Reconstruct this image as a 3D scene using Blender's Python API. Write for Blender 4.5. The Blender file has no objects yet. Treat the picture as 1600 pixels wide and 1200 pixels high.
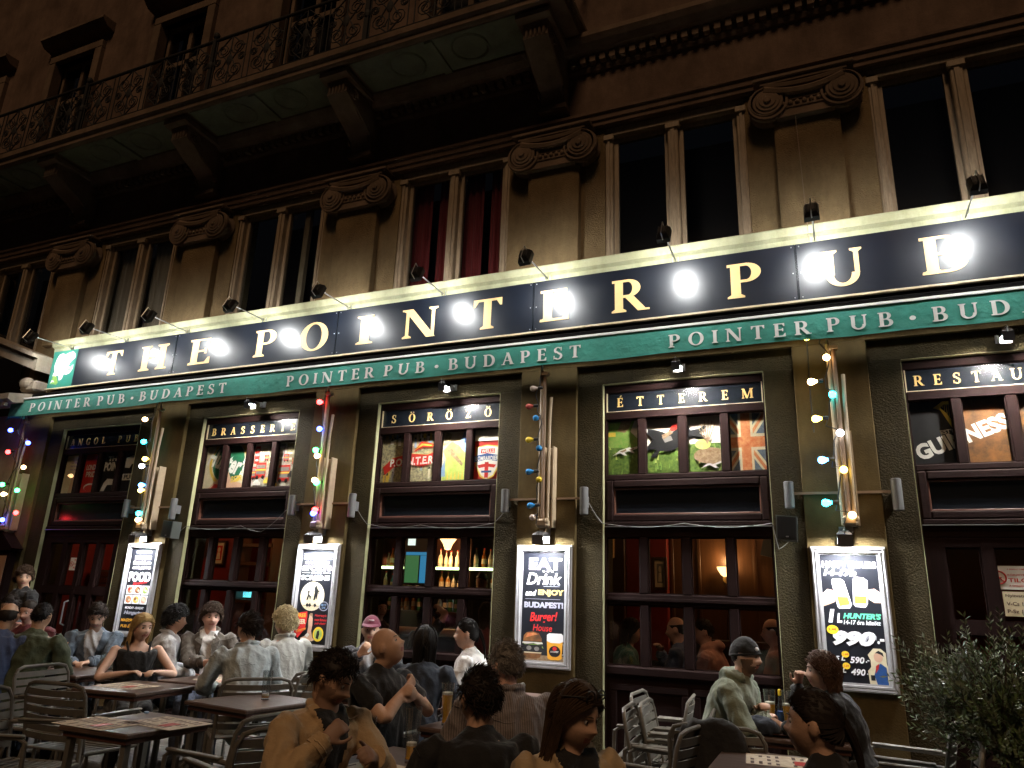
import bpy, bmesh, math, random
import numpy as np
from mathutils import Vector, Matrix, noise
random.seed(7)
R_=math.radians
sc=bpy.context.scene
COL=sc.collection
# ------------------------------------------------------------------ camera, sky, sun, exposure
cd=bpy.data.cameras.new('camera'); cam=bpy.data.objects.new('camera',cd); COL.objects.link(cam)
cd.sensor_width=36; cd.lens=1131.2/1600*36; cd.clip_end=400; cd.clip_start=.05
cX=Vector((.91865,.39343,.03603)); cU=Vector((.08134,-.27758,.95725)); cB=Vector((.38661,-.87645,-.28700))
cam.matrix_world=Matrix(((cX.x,cU.x,cB.x,0),(cX.y,cU.y,cB.y,0),(cX.z,cU.z,cB.z,1.52),(0,0,0,1)))
sc.camera=cam
w=bpy.data.worlds.new('World'); sc.world=w; w.use_nodes=True
nt=w.node_tree; bg=nt.nodes['Background']
sky=nt.nodes.new('ShaderNodeTexSky'); sky.sky_type='NISHITA'; sky.sun_disc=False
SUN_AZ,SUN_EL=R_(-78),R_(50)          # street light falling on the front from behind the viewer, a little from the right
sky.sun_elevation=R_(-4); sky.sun_rotation=R_(150); sky.altitude=100
nt.links.new(sky.outputs[0],bg.inputs[0]); bg.inputs[1].default_value=.12
sl=bpy.data.lights.new('street_glow','SUN'); so=bpy.data.objects.new('street_glow',sl); COL.objects.link(so)
sl.energy=.74; sl.angle=R_(14); sl.color=(1,.64,.37)
sd=Vector((math.cos(SUN_AZ)*math.cos(SUN_EL),math.sin(SUN_AZ)*math.cos(SUN_EL),math.sin(SUN_EL)))
so.rotation_euler=sd.to_track_quat('Z','Y').to_euler(); so.location=(3,-8,12)
vs=sc.view_settings; vs.view_transform='Standard'; vs.look='None'; vs.exposure=0; vs.gamma=1; vs.use_curve_mapping=False
sc.cycles.max_bounces=8; sc.cycles.transparent_max_bounces=12; sc.cycles.caustics_reflective=False; sc.cycles.caustics_refractive=False
sc.cycles.sample_clamp_indirect=6; sc.cycles.use_denoising=True

# ------------------------------------------------------------------ materials
M={}
def mat(name,col,rough=.6,metal=0,var=0,vscale=8,bump=0,bscale=60,spec=.5,stretch=(1,1,1),emit=None,estr=0,coat=0,detail=4,col2=None,alpha=None,rvar=0,sheen=0):
    m=bpy.data.materials.new(name); m.use_nodes=True; M[name]=m
    t=m.node_tree; b=t.nodes['Principled BSDF']; L=t.links
    c=tuple(col)+(1,)
    b.inputs['Base Color'].default_value=c; b.inputs['Roughness'].default_value=rough; b.inputs['Metallic'].default_value=metal
    b.inputs['Specular IOR Level'].default_value=spec
    if coat: b.inputs['Coat Weight'].default_value=coat; b.inputs['Coat Roughness'].default_value=.16
    if sheen: b.inputs['Sheen Weight'].default_value=sheen
    if emit: b.inputs['Emission Color'].default_value=tuple(emit)+(1,); b.inputs['Emission Strength'].default_value=estr
    if var or bump or rvar:
        tc=t.nodes.new('ShaderNodeTexCoord'); mp=t.nodes.new('ShaderNodeMapping'); mp.inputs['Scale'].default_value=stretch
        L.new(tc.outputs['Object'],mp.inputs[0])
    if var:
        n=t.nodes.new('ShaderNodeTexNoise'); n.inputs['Scale'].default_value=vscale; n.inputs['Detail'].default_value=detail+3; n.inputs['Roughness'].default_value=.65
        L.new(mp.outputs[0],n.inputs['Vector'])
        rp=t.nodes.new('ShaderNodeValToRGB'); e=rp.color_ramp.elements
        d=col2 if col2 else tuple(max(0,x*(1-var)) for x in col)
        e[0].position=.3; e[1].position=.7; e[0].color=tuple(d)+(1,); e[1].color=c
        L.new(n.outputs['Fac'],rp.inputs[0]); L.new(rp.outputs[0],b.inputs['Base Color'])
    if rvar:
        n3=t.nodes.new('ShaderNodeTexNoise'); n3.inputs['Scale'].default_value=vscale*1.7; n3.inputs['Detail'].default_value=8
        L.new(mp.outputs[0],n3.inputs['Vector'])
        mr=t.nodes.new('ShaderNodeMapRange'); mr.inputs[3].default_value=max(.03,rough-rvar); mr.inputs[4].default_value=rough+rvar
        L.new(n3.outputs['Fac'],mr.inputs[0]); L.new(mr.outputs[0],b.inputs['Roughness'])
    if bump:
        n2=t.nodes.new('ShaderNodeTexNoise'); n2.inputs['Scale'].default_value=bscale; n2.inputs['Detail'].default_value=detail
        L.new(mp.outputs[0],n2.inputs['Vector'])
        bp=t.nodes.new('ShaderNodeBump'); bp.inputs['Strength'].default_value=min(1,bump); bp.inputs['Distance'].default_value=.012*max(1,bump)
        L.new(n2.outputs['Fac'],bp.inputs['Height']); L.new(bp.outputs[0],b.inputs['Normal'])
    return m
def glassmat(name,tint=(1,1,1),rough=.02,ior=1.5,refl=1.0,frost=0.):
    m=bpy.data.materials.new(name); m.use_nodes=True; M[name]=m; t=m.node_tree; t.nodes.clear()
    o=t.nodes.new('ShaderNodeOutputMaterial'); mx=t.nodes.new('ShaderNodeMixShader'); fr=t.nodes.new('ShaderNodeFresnel'); ge=t.nodes.new('ShaderNodeNewGeometry'); io=t.nodes.new('ShaderNodeMath'); io.operation='MULTIPLY_ADD'; io.inputs[1].default_value=1/ior-ior; io.inputs[2].default_value=ior; t.links.new(ge.outputs['Backfacing'],io.inputs[0]); t.links.new(io.outputs[0],fr.inputs[0])
    ml=t.nodes.new('ShaderNodeMath'); ml.operation='MULTIPLY_ADD'; ml.inputs[1].default_value=refl; ml.inputs[2].default_value=frost
    tr=t.nodes.new('ShaderNodeBsdfTransparent'); tr.inputs[0].default_value=tuple(tint)+(1,)
    gl=t.nodes.new('ShaderNodeBsdfGlossy'); gl.inputs[1].default_value=rough
    t.links.new(fr.outputs[0],ml.inputs[0]); t.links.new(ml.outputs[0],mx.inputs[0]); t.links.new(tr.outputs[0],mx.inputs[1]); t.links.new(gl.outputs[0],mx.inputs[2]); t.links.new(mx.outputs[0],o.inputs[0])
    return m
def emat(name,col,s):
    return mat(name,(.02,.02,.02),.4,emit=col,estr=s)
def rough_stucco(name,col,dark,bstr,bdist,scale):
    m=mat(name,col,.85,spec=.12); t=m.node_tree; b=t.nodes['Principled BSDF']; L=t.links
    tc=t.nodes.new('ShaderNodeTexCoord')
    n=t.nodes.new('ShaderNodeTexNoise'); n.inputs['Scale'].default_value=1.6; n.inputs['Detail'].default_value=9; n.inputs['Roughness'].default_value=.7
    L.new(tc.outputs['Object'],n.inputs['Vector'])
    rp=t.nodes.new('ShaderNodeValToRGB'); e=rp.color_ramp.elements; e[0].position=.32; e[1].position=.68; e[0].color=tuple(dark)+(1,); e[1].color=tuple(col)+(1,)
    L.new(n.outputs['Fac'],rp.inputs[0])
    mp=t.nodes.new('ShaderNodeMapping'); mp.inputs['Scale'].default_value=(1.5,1.5,.42); L.new(tc.outputs['Object'],mp.inputs[0])
    n2=t.nodes.new('ShaderNodeTexNoise'); n2.inputs['Scale'].default_value=1.7; n2.inputs['Detail'].default_value=10; n2.inputs['Roughness'].default_value=.72; L.new(mp.outputs[0],n2.inputs['Vector'])
    r2=t.nodes.new('ShaderNodeValToRGB'); e=r2.color_ramp.elements; e[0].position=.38; e[1].position=.58; e[0].color=(.5,.5,.5,1); e[1].color=(1,1,1,1); L.new(n2.outputs['Fac'],r2.inputs[0])
    mm=t.nodes.new('ShaderNodeMixRGB'); mm.blend_type='MULTIPLY'; mm.inputs[0].default_value=.55; L.new(rp.outputs[0],mm.inputs[1]); L.new(r2.outputs[0],mm.inputs[2]); L.new(mm.outputs[0],b.inputs['Base Color'])
    v=t.nodes.new('ShaderNodeTexNoise'); v.inputs['Scale'].default_value=scale; v.inputs['Detail'].default_value=3; v.inputs['Roughness'].default_value=.55
    L.new(tc.outputs['Object'],v.inputs['Vector'])
    bp=t.nodes.new('ShaderNodeBump'); bp.inputs['Strength'].default_value=bstr; bp.inputs['Distance'].default_value=bdist
    L.new(v.outputs['Fac'],bp.inputs['Height']); L.new(bp.outputs[0],b.inputs['Normal'])
    return m
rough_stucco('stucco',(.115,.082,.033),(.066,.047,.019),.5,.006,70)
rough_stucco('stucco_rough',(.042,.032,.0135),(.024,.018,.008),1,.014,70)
rough_stucco('stucco_ledge',(.52,.52,.34),(.36,.35,.2),.6,.007,60)
rough_stucco('stucco_upper',(.235,.165,.085),(.135,.092,.045),1,.014,85)
rough_stucco('stucco_plain',(.185,.122,.088),(.10,.064,.046),.4,.006,45)
rough_stucco('stone_trim',(.215,.15,.105),(.115,.08,.055),.4,.006,40)
rough_stucco('reveal_lit_tone',(.40,.40,.23),(.28,.27,.15),.6,.008,70)  # bay lamps' light on the window reveals, put into a paler stucco colour
rough_stucco('slab_soffit',(.20,.22,.15),(.13,.14,.10),.3,.006,30)
rough_stucco('neighbour_wall',(.42,.36,.28),(.25,.2,.15),.5,.008,30)
mat('wood',(.014,.0048,.004),.72,var=.55,vscale=5,stretch=(1,1,14),bump=.25,bscale=30,spec=.1)
mat('wood_h',(.014,.0048,.004),.72,var=.55,vscale=5,stretch=(14,1,1),bump=.25,bscale=30,spec=.1)
M['wood_h'].node_tree.nodes['Mapping'].inputs['Scale'].default_value=(1.2,8,14)
M['wood'].node_tree.nodes['Mapping'].inputs['Scale'].default_value=(14,8,1.2)
mat('black_panel',(.008,.010,.014),.22,rvar=.07,vscale=3,spec=.6)
mat('sign_black',(.005,.008,.016),.36,var=.3,vscale=2,rvar=.14,spec=.5,bump=.05,bscale=5,coat=.6)
mat('sign_green',(.03,.19,.14),.3)
mat('dark_gap',(.004,.0036,.0036),.9,spec=.05)
mat('cream_trim',(.55,.45,.28),.5)
mat('gold_letter',(.92,.60,.27),.45,var=.12,vscale=3)
mat('gold_small',(.72,.45,.15),.42,var=.2,vscale=9)
mat('letter_white',(.72,.74,.72),.6)
mat('awning_green',(.028,.29,.22),.75,var=.3,vscale=6,bump=.9,bscale=16,sheen=.2)
mat('awning_hem',(.75,.78,.74),.6)
mat('lamp_black',(.012,.012,.013),.45)
mat('lamp_grey',(.13,.13,.135),.5,.4)
mat('steel',(.5,.5,.5),.35,.9)
mat('silver_frame',(.60,.60,.62),.38,.45,var=.25,vscale=12,rvar=.08,bump=.12,bscale=40)
mat('poster_black',(.010,.011,.016),.35)
mat('white_print',(.82,.83,.85),.5)
mat('grey_print',(.35,.36,.42),.5)
mat('red_print',(.65,.03,.03),.5)
mat('green_print',(.12,.62,.36),.5)
mat('yellow_print',(.88,.62,.03),.5)
mat('orange_print',(.85,.42,.04),.5)
mat('gold_print',(.68,.5,.16),.5)
mat('arm_beige',(.46,.36,.24),.55,var=.3,vscale=9)
mat('arm_brown',(.20,.13,.08),.6)
mat('cable_black',(.012,.012,.012),.5)
mat('cable_grey',(.14,.14,.14),.5)
mat('cyl_grey',(.16,.165,.17),.45,.3)
mat('speaker_grey',(.07,.08,.075),.6)
mat('red_wall',(.28,.022,.014),.55,var=.3,vscale=3)
mat('wainscot',(.07,.028,.014),.4,var=.4,vscale=4,stretch=(9,9,1))
mat('panel_brown',(.10,.042,.015),.4,var=.35,vscale=3,stretch=(9,9,1))
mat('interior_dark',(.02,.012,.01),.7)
mat('ceiling_dark',(.05,.035,.025),.8)
mat('curtain_red',(.22,.02,.02),.8,var=.4,vscale=5,stretch=(8,8,.5))
mat('curtain_pale',(.32,.25,.18),.8,var=.3,vscale=5,stretch=(8,8,.5))
mat('frame_old',(.34,.255,.165),.6,var=.45,vscale=7,stretch=(6,6,1),bump=.4,bscale=40)
mat('iron',(.006,.005,.005),.8)
mat('paper',(.78,.71,.58),.7,var=.35,vscale=26,col2=(.50,.40,.29))
mat('ink',(.10,.06,.05),.7)
mat('table_top',(.125,.082,.066),.32,var=.5,vscale=4,stretch=(1,12,1),rvar=.1)
mat('table_edge',(.10,.04,.026),.4)
mat('chair_metal',(.16,.15,.128),.42,.2,var=.25,vscale=14)
mat('paving',(.10,.088,.074),.75,var=.4,vscale=2.5,bump=.3,bscale=40)
mat('joint',(.03,.028,.025),.9)
mat('kerb',(.16,.15,.135),.8,var=.3,vscale=6,bump=.3,bscale=50)
mat('asphalt',(.05,.048,.046),.85,var=.3,vscale=9,bump=.5,bscale=90)
mat('beer',(.75,.36,.03),.1,emit=(.9,.45,.05),estr=.02)
mat('foam',(.85,.8,.68),.8)
glassmat('window_glass',(.93,.93,.92),.015,1.5,1.0)
glassmat('glassware',(.93,.95,.95),.14,1.5,1.8,.07)
glassmat('upper_glass',(.8,.82,.82),.04,1.5,.9)
mat('leaf_olive',(.13,.16,.085),.42,var=.4,vscale=5,col2=(.08,.10,.05))
mat('leaf_green',(.11,.17,.055),.45,var=.4,vscale=5)
mat('bark',(.12,.085,.06),.9,var=.4,vscale=12,bump=.6,bscale=40)
mat('pot_glaze',(.12,.13,.12),.25,var=.4,vscale=5)
mat('soil',(.03,.022,.016),.95)
mat('brick',(.30,.12,.06),.8,var=.35,vscale=9,bump=.3,bscale=40)
mat('mortar',(.2,.16,.12),.9)
emat('led_lens',(.98,1,.99),400)
emat('led_lens_bay',(1,.96,.90),4300)
emat('led_lens_poster',(.97,.985,1),1250)
emat('shade_warm',(1,.62,.25),4)
emat('shade_red',(1,.28,.10),3.5)
emat('bar_strip',(.75,1,.42),7)
emat('tv_green',(.10,.36,.13),.45)
emat('tv_blue',(.05,.42,.8),.55)
emat('neon_cyan',(.02,.62,.95),1.6)
emat('exit_cyan',(.15,.8,.9),2.2)
emat('tv_white',(.7,.85,.75),1.6)
BULBC=dict(red=(1,.03,.03),blue=(.05,.09,1),green=(.04,.9,.18),warm=(1,.62,.28),white=(.85,.9,1),cyan=(.03,.72,.85),yellow=(1,.72,.12),sky=(.08,.35,1))
for k,v in BULBC.items():
    emat('bulb_'+k,v,22 if k not in('warm','white','yellow') else 15)
for k,v in dict(blue=(.03,.22,.5),yellow=(.7,.52,.04),white=(.5,.42,.36),red=(.45,.08,.06)).items(): mat('bulboff_'+k,v,.25)

# ------------------------------------------------------------------ mesh helpers
class MB:
    def __init__(s): s.v=[]; s.f=[]; s.m=[]; s.cur=0
    def mi(s,i): s.cur=i; return s
    def add(s,vs,fs):
        o=len(s.v); s.v.extend(vs)
        for f in fs: s.f.append([i+o for i in f]); s.m.append(s.cur)
        return s
    def box(s,x0,x1,y0,y1,z0,z1,bev=0):
        if bev:
            b=min(bev,(x1-x0)/2.2,(y1-y0)/2.2,(z1-z0)/2.2)
            bm=bmesh.new(); bmesh.ops.create_cube(bm,size=1)
            for v in bm.verts: v.co=Vector(((x0+x1)/2+v.co.x*(x1-x0),(y0+y1)/2+v.co.y*(y1-y0),(z0+z1)/2+v.co.z*(z1-z0)))
            bmesh.ops.bevel(bm,geom=bm.edges[:],offset=b,segments=1,affect='EDGES'); bm.verts.index_update()
            s.add([tuple(v.co) for v in bm.verts],[[v.index for v in f.verts] for f in bm.faces]); bm.free(); return s
        return s.add([(x0,y0,z0),(x1,y0,z0),(x1,y1,z0),(x0,y1,z0),(x0,y0,z1),(x1,y0,z1),(x1,y1,z1),(x0,y1,z1)],
              [(0,3,2,1),(4,5,6,7),(0,1,5,4),(1,2,6,5),(2,3,7,6),(3,0,4,7)])
    def obox(s,c,half,rot):
        r=rot.to_3x3() if hasattr(rot,'to_3x3') else rot
        vs=[tuple(Vector(c)+r@Vector((sx*half[0],sy*half[1],sz*half[2]))) for sz in(-1,1) for sx,sy in((-1,-1),(1,-1),(1,1),(-1,1))]
        return s.add(vs,[(0,3,2,1),(4,5,6,7),(0,1,5,4),(1,2,6,5),(2,3,7,6),(3,0,4,7)])
    def tube(s,pts,r,n=8,cap=True,flat=1):
        pts=[Vector(p) for p in pts]; k=len(pts); rs=r if isinstance(r,(list,tuple)) else [r]*k
        vs=[];fs=[]; pu=None
        for i,p in enumerate(pts):
            d=(pts[min(i+1,k-1)]-pts[max(i-1,0)])
            if d.length<1e-9: d=Vector((0,0,1))
            d.normalize()
            if pu is None: pu=d.orthogonal().normalized()
            pu=(pu-d*pu.dot(d))
            if pu.length<1e-6: pu=d.orthogonal()
            pu.normalize(); q=d.cross(pu)
            for j in range(n):
                a=2*math.pi*j/n; vs.append(tuple(p+(pu*math.cos(a)+q*math.sin(a)*flat)*rs[i]))
        for i in range(k-1):
            for j in range(n): fs.append((i*n+j,i*n+(j+1)%n,(i+1)*n+(j+1)%n,(i+1)*n+j))
        if cap: fs.append(tuple(range(n-1,-1,-1))); fs.append(tuple((k-1)*n+j for j in range(n)))
        return s.add(vs,fs)
    def lathe(s,prof,n=16,c=(0,0,0),axis=None):
        vs=[];fs=[]; k=len(prof); rm=axis.to_track_quat('Z','Y').to_matrix() if axis is not None else None
        for r,z in prof:
            for j in range(n):
                a=2*math.pi*j/n; p=Vector((r*math.cos(a),r*math.sin(a),z))
                if rm: p=rm@p
                vs.append((p.x+c[0],p.y+c[1],p.z+c[2]))
        for i in range(k-1):
            for j in range(n): fs.append((i*n+j,i*n+(j+1)%n,(i+1)*n+(j+1)%n,(i+1)*n+j))
        fs.append(tuple(range(n-1,-1,-1))); fs.append(tuple((k-1)*n+j for j in range(n)))
        return s.add(vs,fs)
    def ball(s,c,r,n=12,m=8):
        rr=r if isinstance(r,(tuple,list)) else (r,r,r)
        vs=[(c[0],c[1],c[2]-rr[2])]; fs=[]
        for i in range(1,m):
            t=-math.pi/2+math.pi*i/m
            for j in range(n):
                a=2*math.pi*j/n; vs.append((c[0]+rr[0]*math.cos(t)*math.cos(a),c[1]+rr[1]*math.cos(t)*math.sin(a),c[2]+rr[2]*math.sin(t)))
        vs.append((c[0],c[1],c[2]+rr[2])); top=len(vs)-1
        for j in range(n): fs.append((0,1+(j+1)%n,1+j)); fs.append((top,1+(m-2)*n+j,1+(m-2)*n+(j+1)%n))
        for i in range(m-2):
            for j in range(n): fs.append((1+i*n+j,1+i*n+(j+1)%n,1+(i+1)*n+(j+1)%n,1+(i+1)*n+j))
        return s.add(vs,fs)
    def prism_xz(s,poly,y0,y1):      # polygon in x,z extruded along y (y0 = front)
        n=len(poly); vs=[(x,y0,z) for x,z in poly]+[(x,y1,z) for x,z in poly]
        return s.add(vs,[tuple(range(n)),tuple(range(2*n-1,n-1,-1))]+[(i,i+n,(i+1)%n+n,(i+1)%n) for i in range(n)])
    def flat_xz(s,poly,y): return s.add([(x,y,z) for x,z in poly],[tuple(range(len(poly)))])
    def profile_x(s,prof,x0,x1):     # profile in (y,z) run along x
        n=len(prof); vs=[(x0,y,z) for y,z in prof]+[(x1,y,z) for y,z in prof]
        return s.add(vs,[tuple(range(n)),tuple(range(2*n-1,n-1,-1))]+[(i,i+n,(i+1)%n+n,(i+1)%n) for i in range(n)])
    def build(s,name,mats,parent=None,smooth=False,sharp=35,org=None,label=None):
        me=bpy.data.meshes.new(name)
        o=org if org is not None else root_org(parent)
        me.from_pydata([(x-o[0],y-o[1],z-o[2]) for x,y,z in s.v],[],s.f)
        if isinstance(mats,str): mats=[mats]
        for m in mats: me.materials.append(M[m])
        if len(mats)>1: me.polygons.foreach_set('material_index',s.m)
        if smooth:
            me.polygons.foreach_set('use_smooth',[True]*len(me.polygons))
            try: me.set_sharp_from_angle(angle=R_(sharp))
            except Exception: pass
        bm=bmesh.new(); bm.from_mesh(me); bmesh.ops.recalc_face_normals(bm,faces=bm.faces[:]); bm.to_mesh(me); bm.free()
        ob=bpy.data.objects.new(name,me); COL.objects.link(ob)
        if parent is not None: ob.parent=parent
        if label: ob['label']=label
        return ob
ORG={}
def root_org(p):
    while p is not None and p.parent is not None: p=p.parent
    return ORG.get(p.name,(0,0,0)) if p is not None else (0,0,0)
def thing(name,label,cat,loc=(0,0,0),group=None,rot=0,local=False):
    o=bpy.data.objects.new(name,None); COL.objects.link(o); o.empty_display_size=.1
    o.location=loc; o.rotation_euler=(0,0,rot); o['label']=label; o['category']=cat
    if group: o['group']=group
    ORG[o.name]=(0,0,0) if local else tuple(loc)
    return o
def tag(o,label,cat,group=None):
    o['label']=label; o['category']=cat
    if group: o['group']=group
    return o
def setting(o): o['kind']='structure'; return o
def copy_tree(o,parent=None):
    c=o.copy(); COL.objects.link(c); c.parent=parent
    if parent is None: ORG[c.name]=(0,0,0)
    for ch in o.children: copy_tree(ch,c)
    return c
# ---- lettering
def serif_glyph(ch):
    """capital letters of a bold book face, cap height 1: list of (list of polygons) and width"""
    S,T,sx=.19,.075,.075; P=[]
    def stem(x,y0=0,y1=1,w=S,top=True,bot=True):
        P.append([[(x-w/2,y0),(x+w/2,y0),(x+w/2,y1),(x-w/2,y1)]])
        if bot: P.append([[(x-w/2-sx,y0),(x+w/2+sx,y0),(x+w/2+sx,y0+.045),(x+w/2-.01,y0+.11),(x-w/2+.01,y0+.11),(x-w/2-sx,y0+.045)]])
        if top: P.append([[(x-w/2-sx,y1),(x-w/2-sx,y1-.045),(x-w/2+.01,y1-.11),(x+w/2-.01,y1-.11),(x+w/2+sx,y1-.045),(x+w/2+sx,y1)]])
    def bar(x0,x1,y,h=T): P.append([[(x0,y),(x1,y),(x1,y+h),(x0,y+h)]])
    def ring(cx,cy,rx,ry,wx,wy,a0=0,a1=360,n=26):
        q=[]
        for i in range(n):
            a=R_(a0+(a1-a0)*i/n); b=R_(a0+(a1-a0)*(i+1)/n)
            o=lambda t:(cx+rx*math.cos(t),cy+ry*math.sin(t)); k=lambda t:(cx+(rx-wx)*math.cos(t),cy+(ry-wy)*math.sin(t))
            q.append([k(a),o(a),o(b),k(b)])
        P.append(q)
    def diag(x0,y0,x1,y1,w): P.append([[(x0-w/2,y0),(x0+w/2,y0),(x1+w/2,y1),(x1-w/2,y1)]])
    def tick(x,y,dx,dy): P.append([[(x,y),(x+dx,y),(x+dx*.35,y+dy),(x,y+dy)] if dx>0 else [(x+dx,y),(x,y),(x,y+dy),(x+dx*.35,y+dy)]])
    base={'Ö':'O','É':'E','Ü':'U'}.get(ch,ch)
    c=base; W=.7
    if c=='I': stem(.17); W=.34
    elif c=='T': stem(.38,top=False); bar(.02,.74,.925); tick(.02,.925,.13,-.17); tick(.74,.925,-.13,-.17); W=.76
    elif c=='H': stem(.18); stem(.72); bar(.2,.7,.47); W=.9
    elif c in'EFL':
        stem(.18,top=(c=='L')); W=.66
        if c!='L': bar(.02,.6,.925); tick(.6,.925,-.12,-.16); bar(.2,.5,.48); P.append([[(.46,.40),(.53,.40),(.53,.62),(.46,.62)]])
        if c!='F': bar(.02,.64,0); tick(.64,.075,-.14,.17)
    elif c in'PRB':
        stem(.18,top=False); bar(.02,.42,.925); 
        if c=='B':
            ring(.38,.755,.27,.245,.18,.07,-90,90,14); bar(.2,.42,.48); ring(.40,.275,.32,.275,.19,.07,-90,90,14); bar(.02,.42,0); W=.76
        else:
            ring(.38,.72,.30,.28,.185,.07,-90,90,14); bar(.2,.40,.44); W=.72
            if c=='R': diag(.72,0,.42,.46,.21); bar(.66,.88,0,.05); W=.86
    elif c=='D': stem(.18,top=False,bot=False); bar(.02,.4,.925); bar(.02,.4,0); ring(.38,.5,.46,.5,.2,.075,-90,90,18); W=.88
    elif c=='O': ring(.45,.5,.44,.53,.195,.07); W=.9
    elif c in'CG':
        ring(.45,.5,.44,.53,.195,.07,48,312,24); P.append([[(.70,.68),(.76,.68),(.76,.98),(.70,.92)]]); W=.82
        if c=='G': stem(.70,.0,.42,.17,True,False)
    elif c=='U':
        stem(.18,.3,1,S,True,False); stem(.74,.3,1,.10,True,False); ring(.437,.33,.352,.36,.165,.09,180,360,16); W=.92
    elif c=='N':
        stem(.14,w=.08); stem(.80,w=.08,bot=False); diag(.76,-.02,.16,1.0,.22); bar(.0,.14,.95,.05); W=.94
    elif c=='M':
        stem(.13,w=.085); stem(.93,w=S); diag(.50,.0,.17,1,.2); diag(.5,.0,.88,1,.085); W=1.08
    elif c=='A':
        diag(.12,0,.42,1,.085); diag(.72,0,.42,1,.2); bar(.2,.62,.30,.065); bar(0,.26,0,.05); bar(.55,.88,0,.05); W=.86
    elif c=='Z': bar(.05,.66,.925); bar(.03,.68,0); diag(.15,.04,.56,.96,.2); tick(.05,.925,.12,-.16); tick(.68,.075,-.13,.17); W=.7
    elif c=='S':
        ring(.32,.745,.27,.275,.15,.075,40,235,18); ring(.32,.27,.29,.29,.155,.075,-145,62,18)
        P.append([[(.13,.62),(.24,.70),(.52,.44),(.42,.36)]]); P.append([[(.50,.70),(.56,.70),(.56,1.0),(.50,.94)]]); P.append([[(.04,.0),(.10,.06),(.10,.30),(.04,.30)]]); W=.64
    elif c=='•': ring(.2,.42,.15,.15,.1499,.1499); W=.4
    elif c==' ': W=.42
    if ch=='É': P.append([[(.3,1.08),(.38,1.08),(.52,1.26),(.38,1.26)]])
    if ch in'ÖÜ': 
        ring(.28,1.17,.085,.085,.0849,.0849,n=12); ring(.62,1.17,.085,.085,.0849,.0849,n=12)
    return P,W
def glyph_mesh(ch,x,y,z,h,shear=0,sx=1,thick=.004):
    """upright lettering facing -Y, lower left corner at x,z"""
    P,W=serif_glyph(ch); mb=MB()
    for i,pl in enumerate(P):
        yy=y-i*.0005
        for q in pl:
            pts=[(x+(a*sx+shear*b)*h,z+b*h) for a,b in q]
            ar=sum(pts[k][0]*pts[(k+1)%len(pts)][1]-pts[(k+1)%len(pts)][0]*pts[k][1] for k in range(len(pts)))
            if ar<0: pts=pts[::-1]
            mb.prism_xz(pts,yy-thick,y)
    return mb,W*h*sx
_tc={}
def text2d(s,bold=0.,shear=0.):
    k=(s,bold,shear)
    if k in _tc: return _tc[k]
    cu=bpy.data.curves.new('t','FONT'); cu.body=s; cu.size=1; cu.offset=bold; cu.shear=shear; cu.resolution_u=3
    ob=bpy.data.objects.new('t',cu); me=ob.to_mesh()
    vs=[(v.co.x,v.co.y) for v in me.vertices]; fs=[tuple(p.vertices) for p in me.polygons]
    ob.to_mesh_clear(); bpy.data.objects.remove(ob); bpy.data.curves.remove(cu)
    if not vs: vs=[(0,0)]
    xs=[a for a,_ in vs]; ys=[b for _,b in vs]
    _tc[k]=(vs,fs,min(xs),max(xs),min(ys),max(ys)); return _tc[k]
def put_text(mb,s,x0,x1,z0,z1,y,bold=.0,shear=0.,rot=0.,keep=False):
    """fit the line s into the rectangle x0..x1, z0..z1 on the plane y facing -Y"""
    vs,fs,a,b,c,d=text2d(s,bold,shear)
    kx=(x1-x0)/max(1e-6,b-a); kz=(z1-z0)/max(1e-6,d-c)
    if keep: kx=kz=min(kx,kz)
    cx,cz=(x0+x1)/2,(z0+z1)/2; out=[]
    for u,v in vs:
        px=(u-(a+b)/2)*kx; pz=(v-(c+d)/2)*kz
        out.append((cx+px*math.cos(rot)-pz*math.sin(rot),y,cz+px*math.sin(rot)+pz*math.cos(rot)))
    mb.add(out,fs)
def ellipse(cx,cz,rx,rz,n=24,a0=0,a1=360): return [(cx+rx*math.cos(R_(a0+(a1-a0)*i/n)),cz+rz*math.sin(R_(a0+(a1-a0)*i/n))) for i in range(n+(0 if a1-a0==360 else 1))]
# ------------------------------------------------------------------ ground
Y0=6.6                                   # plane of the pier fronts
SP=2.62
BX={k:-1.195+SP*(k-4) for k in range(-2,8)}
PX={k:.115+SP*(k-5) for k in range(-1,9)}
g=MB(); g.box(-60,60,-40,60,-.5,-.12); setting(g.build('ground','asphalt'))
g=MB(); g.box(-40,30,-3.2,6.62,-.4,-.004); pav=setting(g.build('pavement','joint',org=(0,0,0)))
g=MB(); g.box(-40,30,-3.42,-3.2,-.4,.002,.015); setting(g.build('kerb','kerb'))
slab=MB(); slab.box(.005,.395,.005,.395,-.05,0,.004); s0=None
for i in range(-18,5):
    for j in range(5,17):
        X=i*.4; Y=j*.4-.02
        if Y<1.8 or abs(X/Y+.35)>1.35: continue
        if s0 is None:
            s0=slab.build('paving_slab','paving',pav); o=s0
        else:
            o=s0.copy(); COL.objects.link(o); o.parent=pav
        o.location=(X+random.uniform(-.001,.001),Y,random.uniform(-.003,.001)); o.rotation_euler=(random.uniform(-.003,.003),random.uniform(-.003,.003),0)
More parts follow.
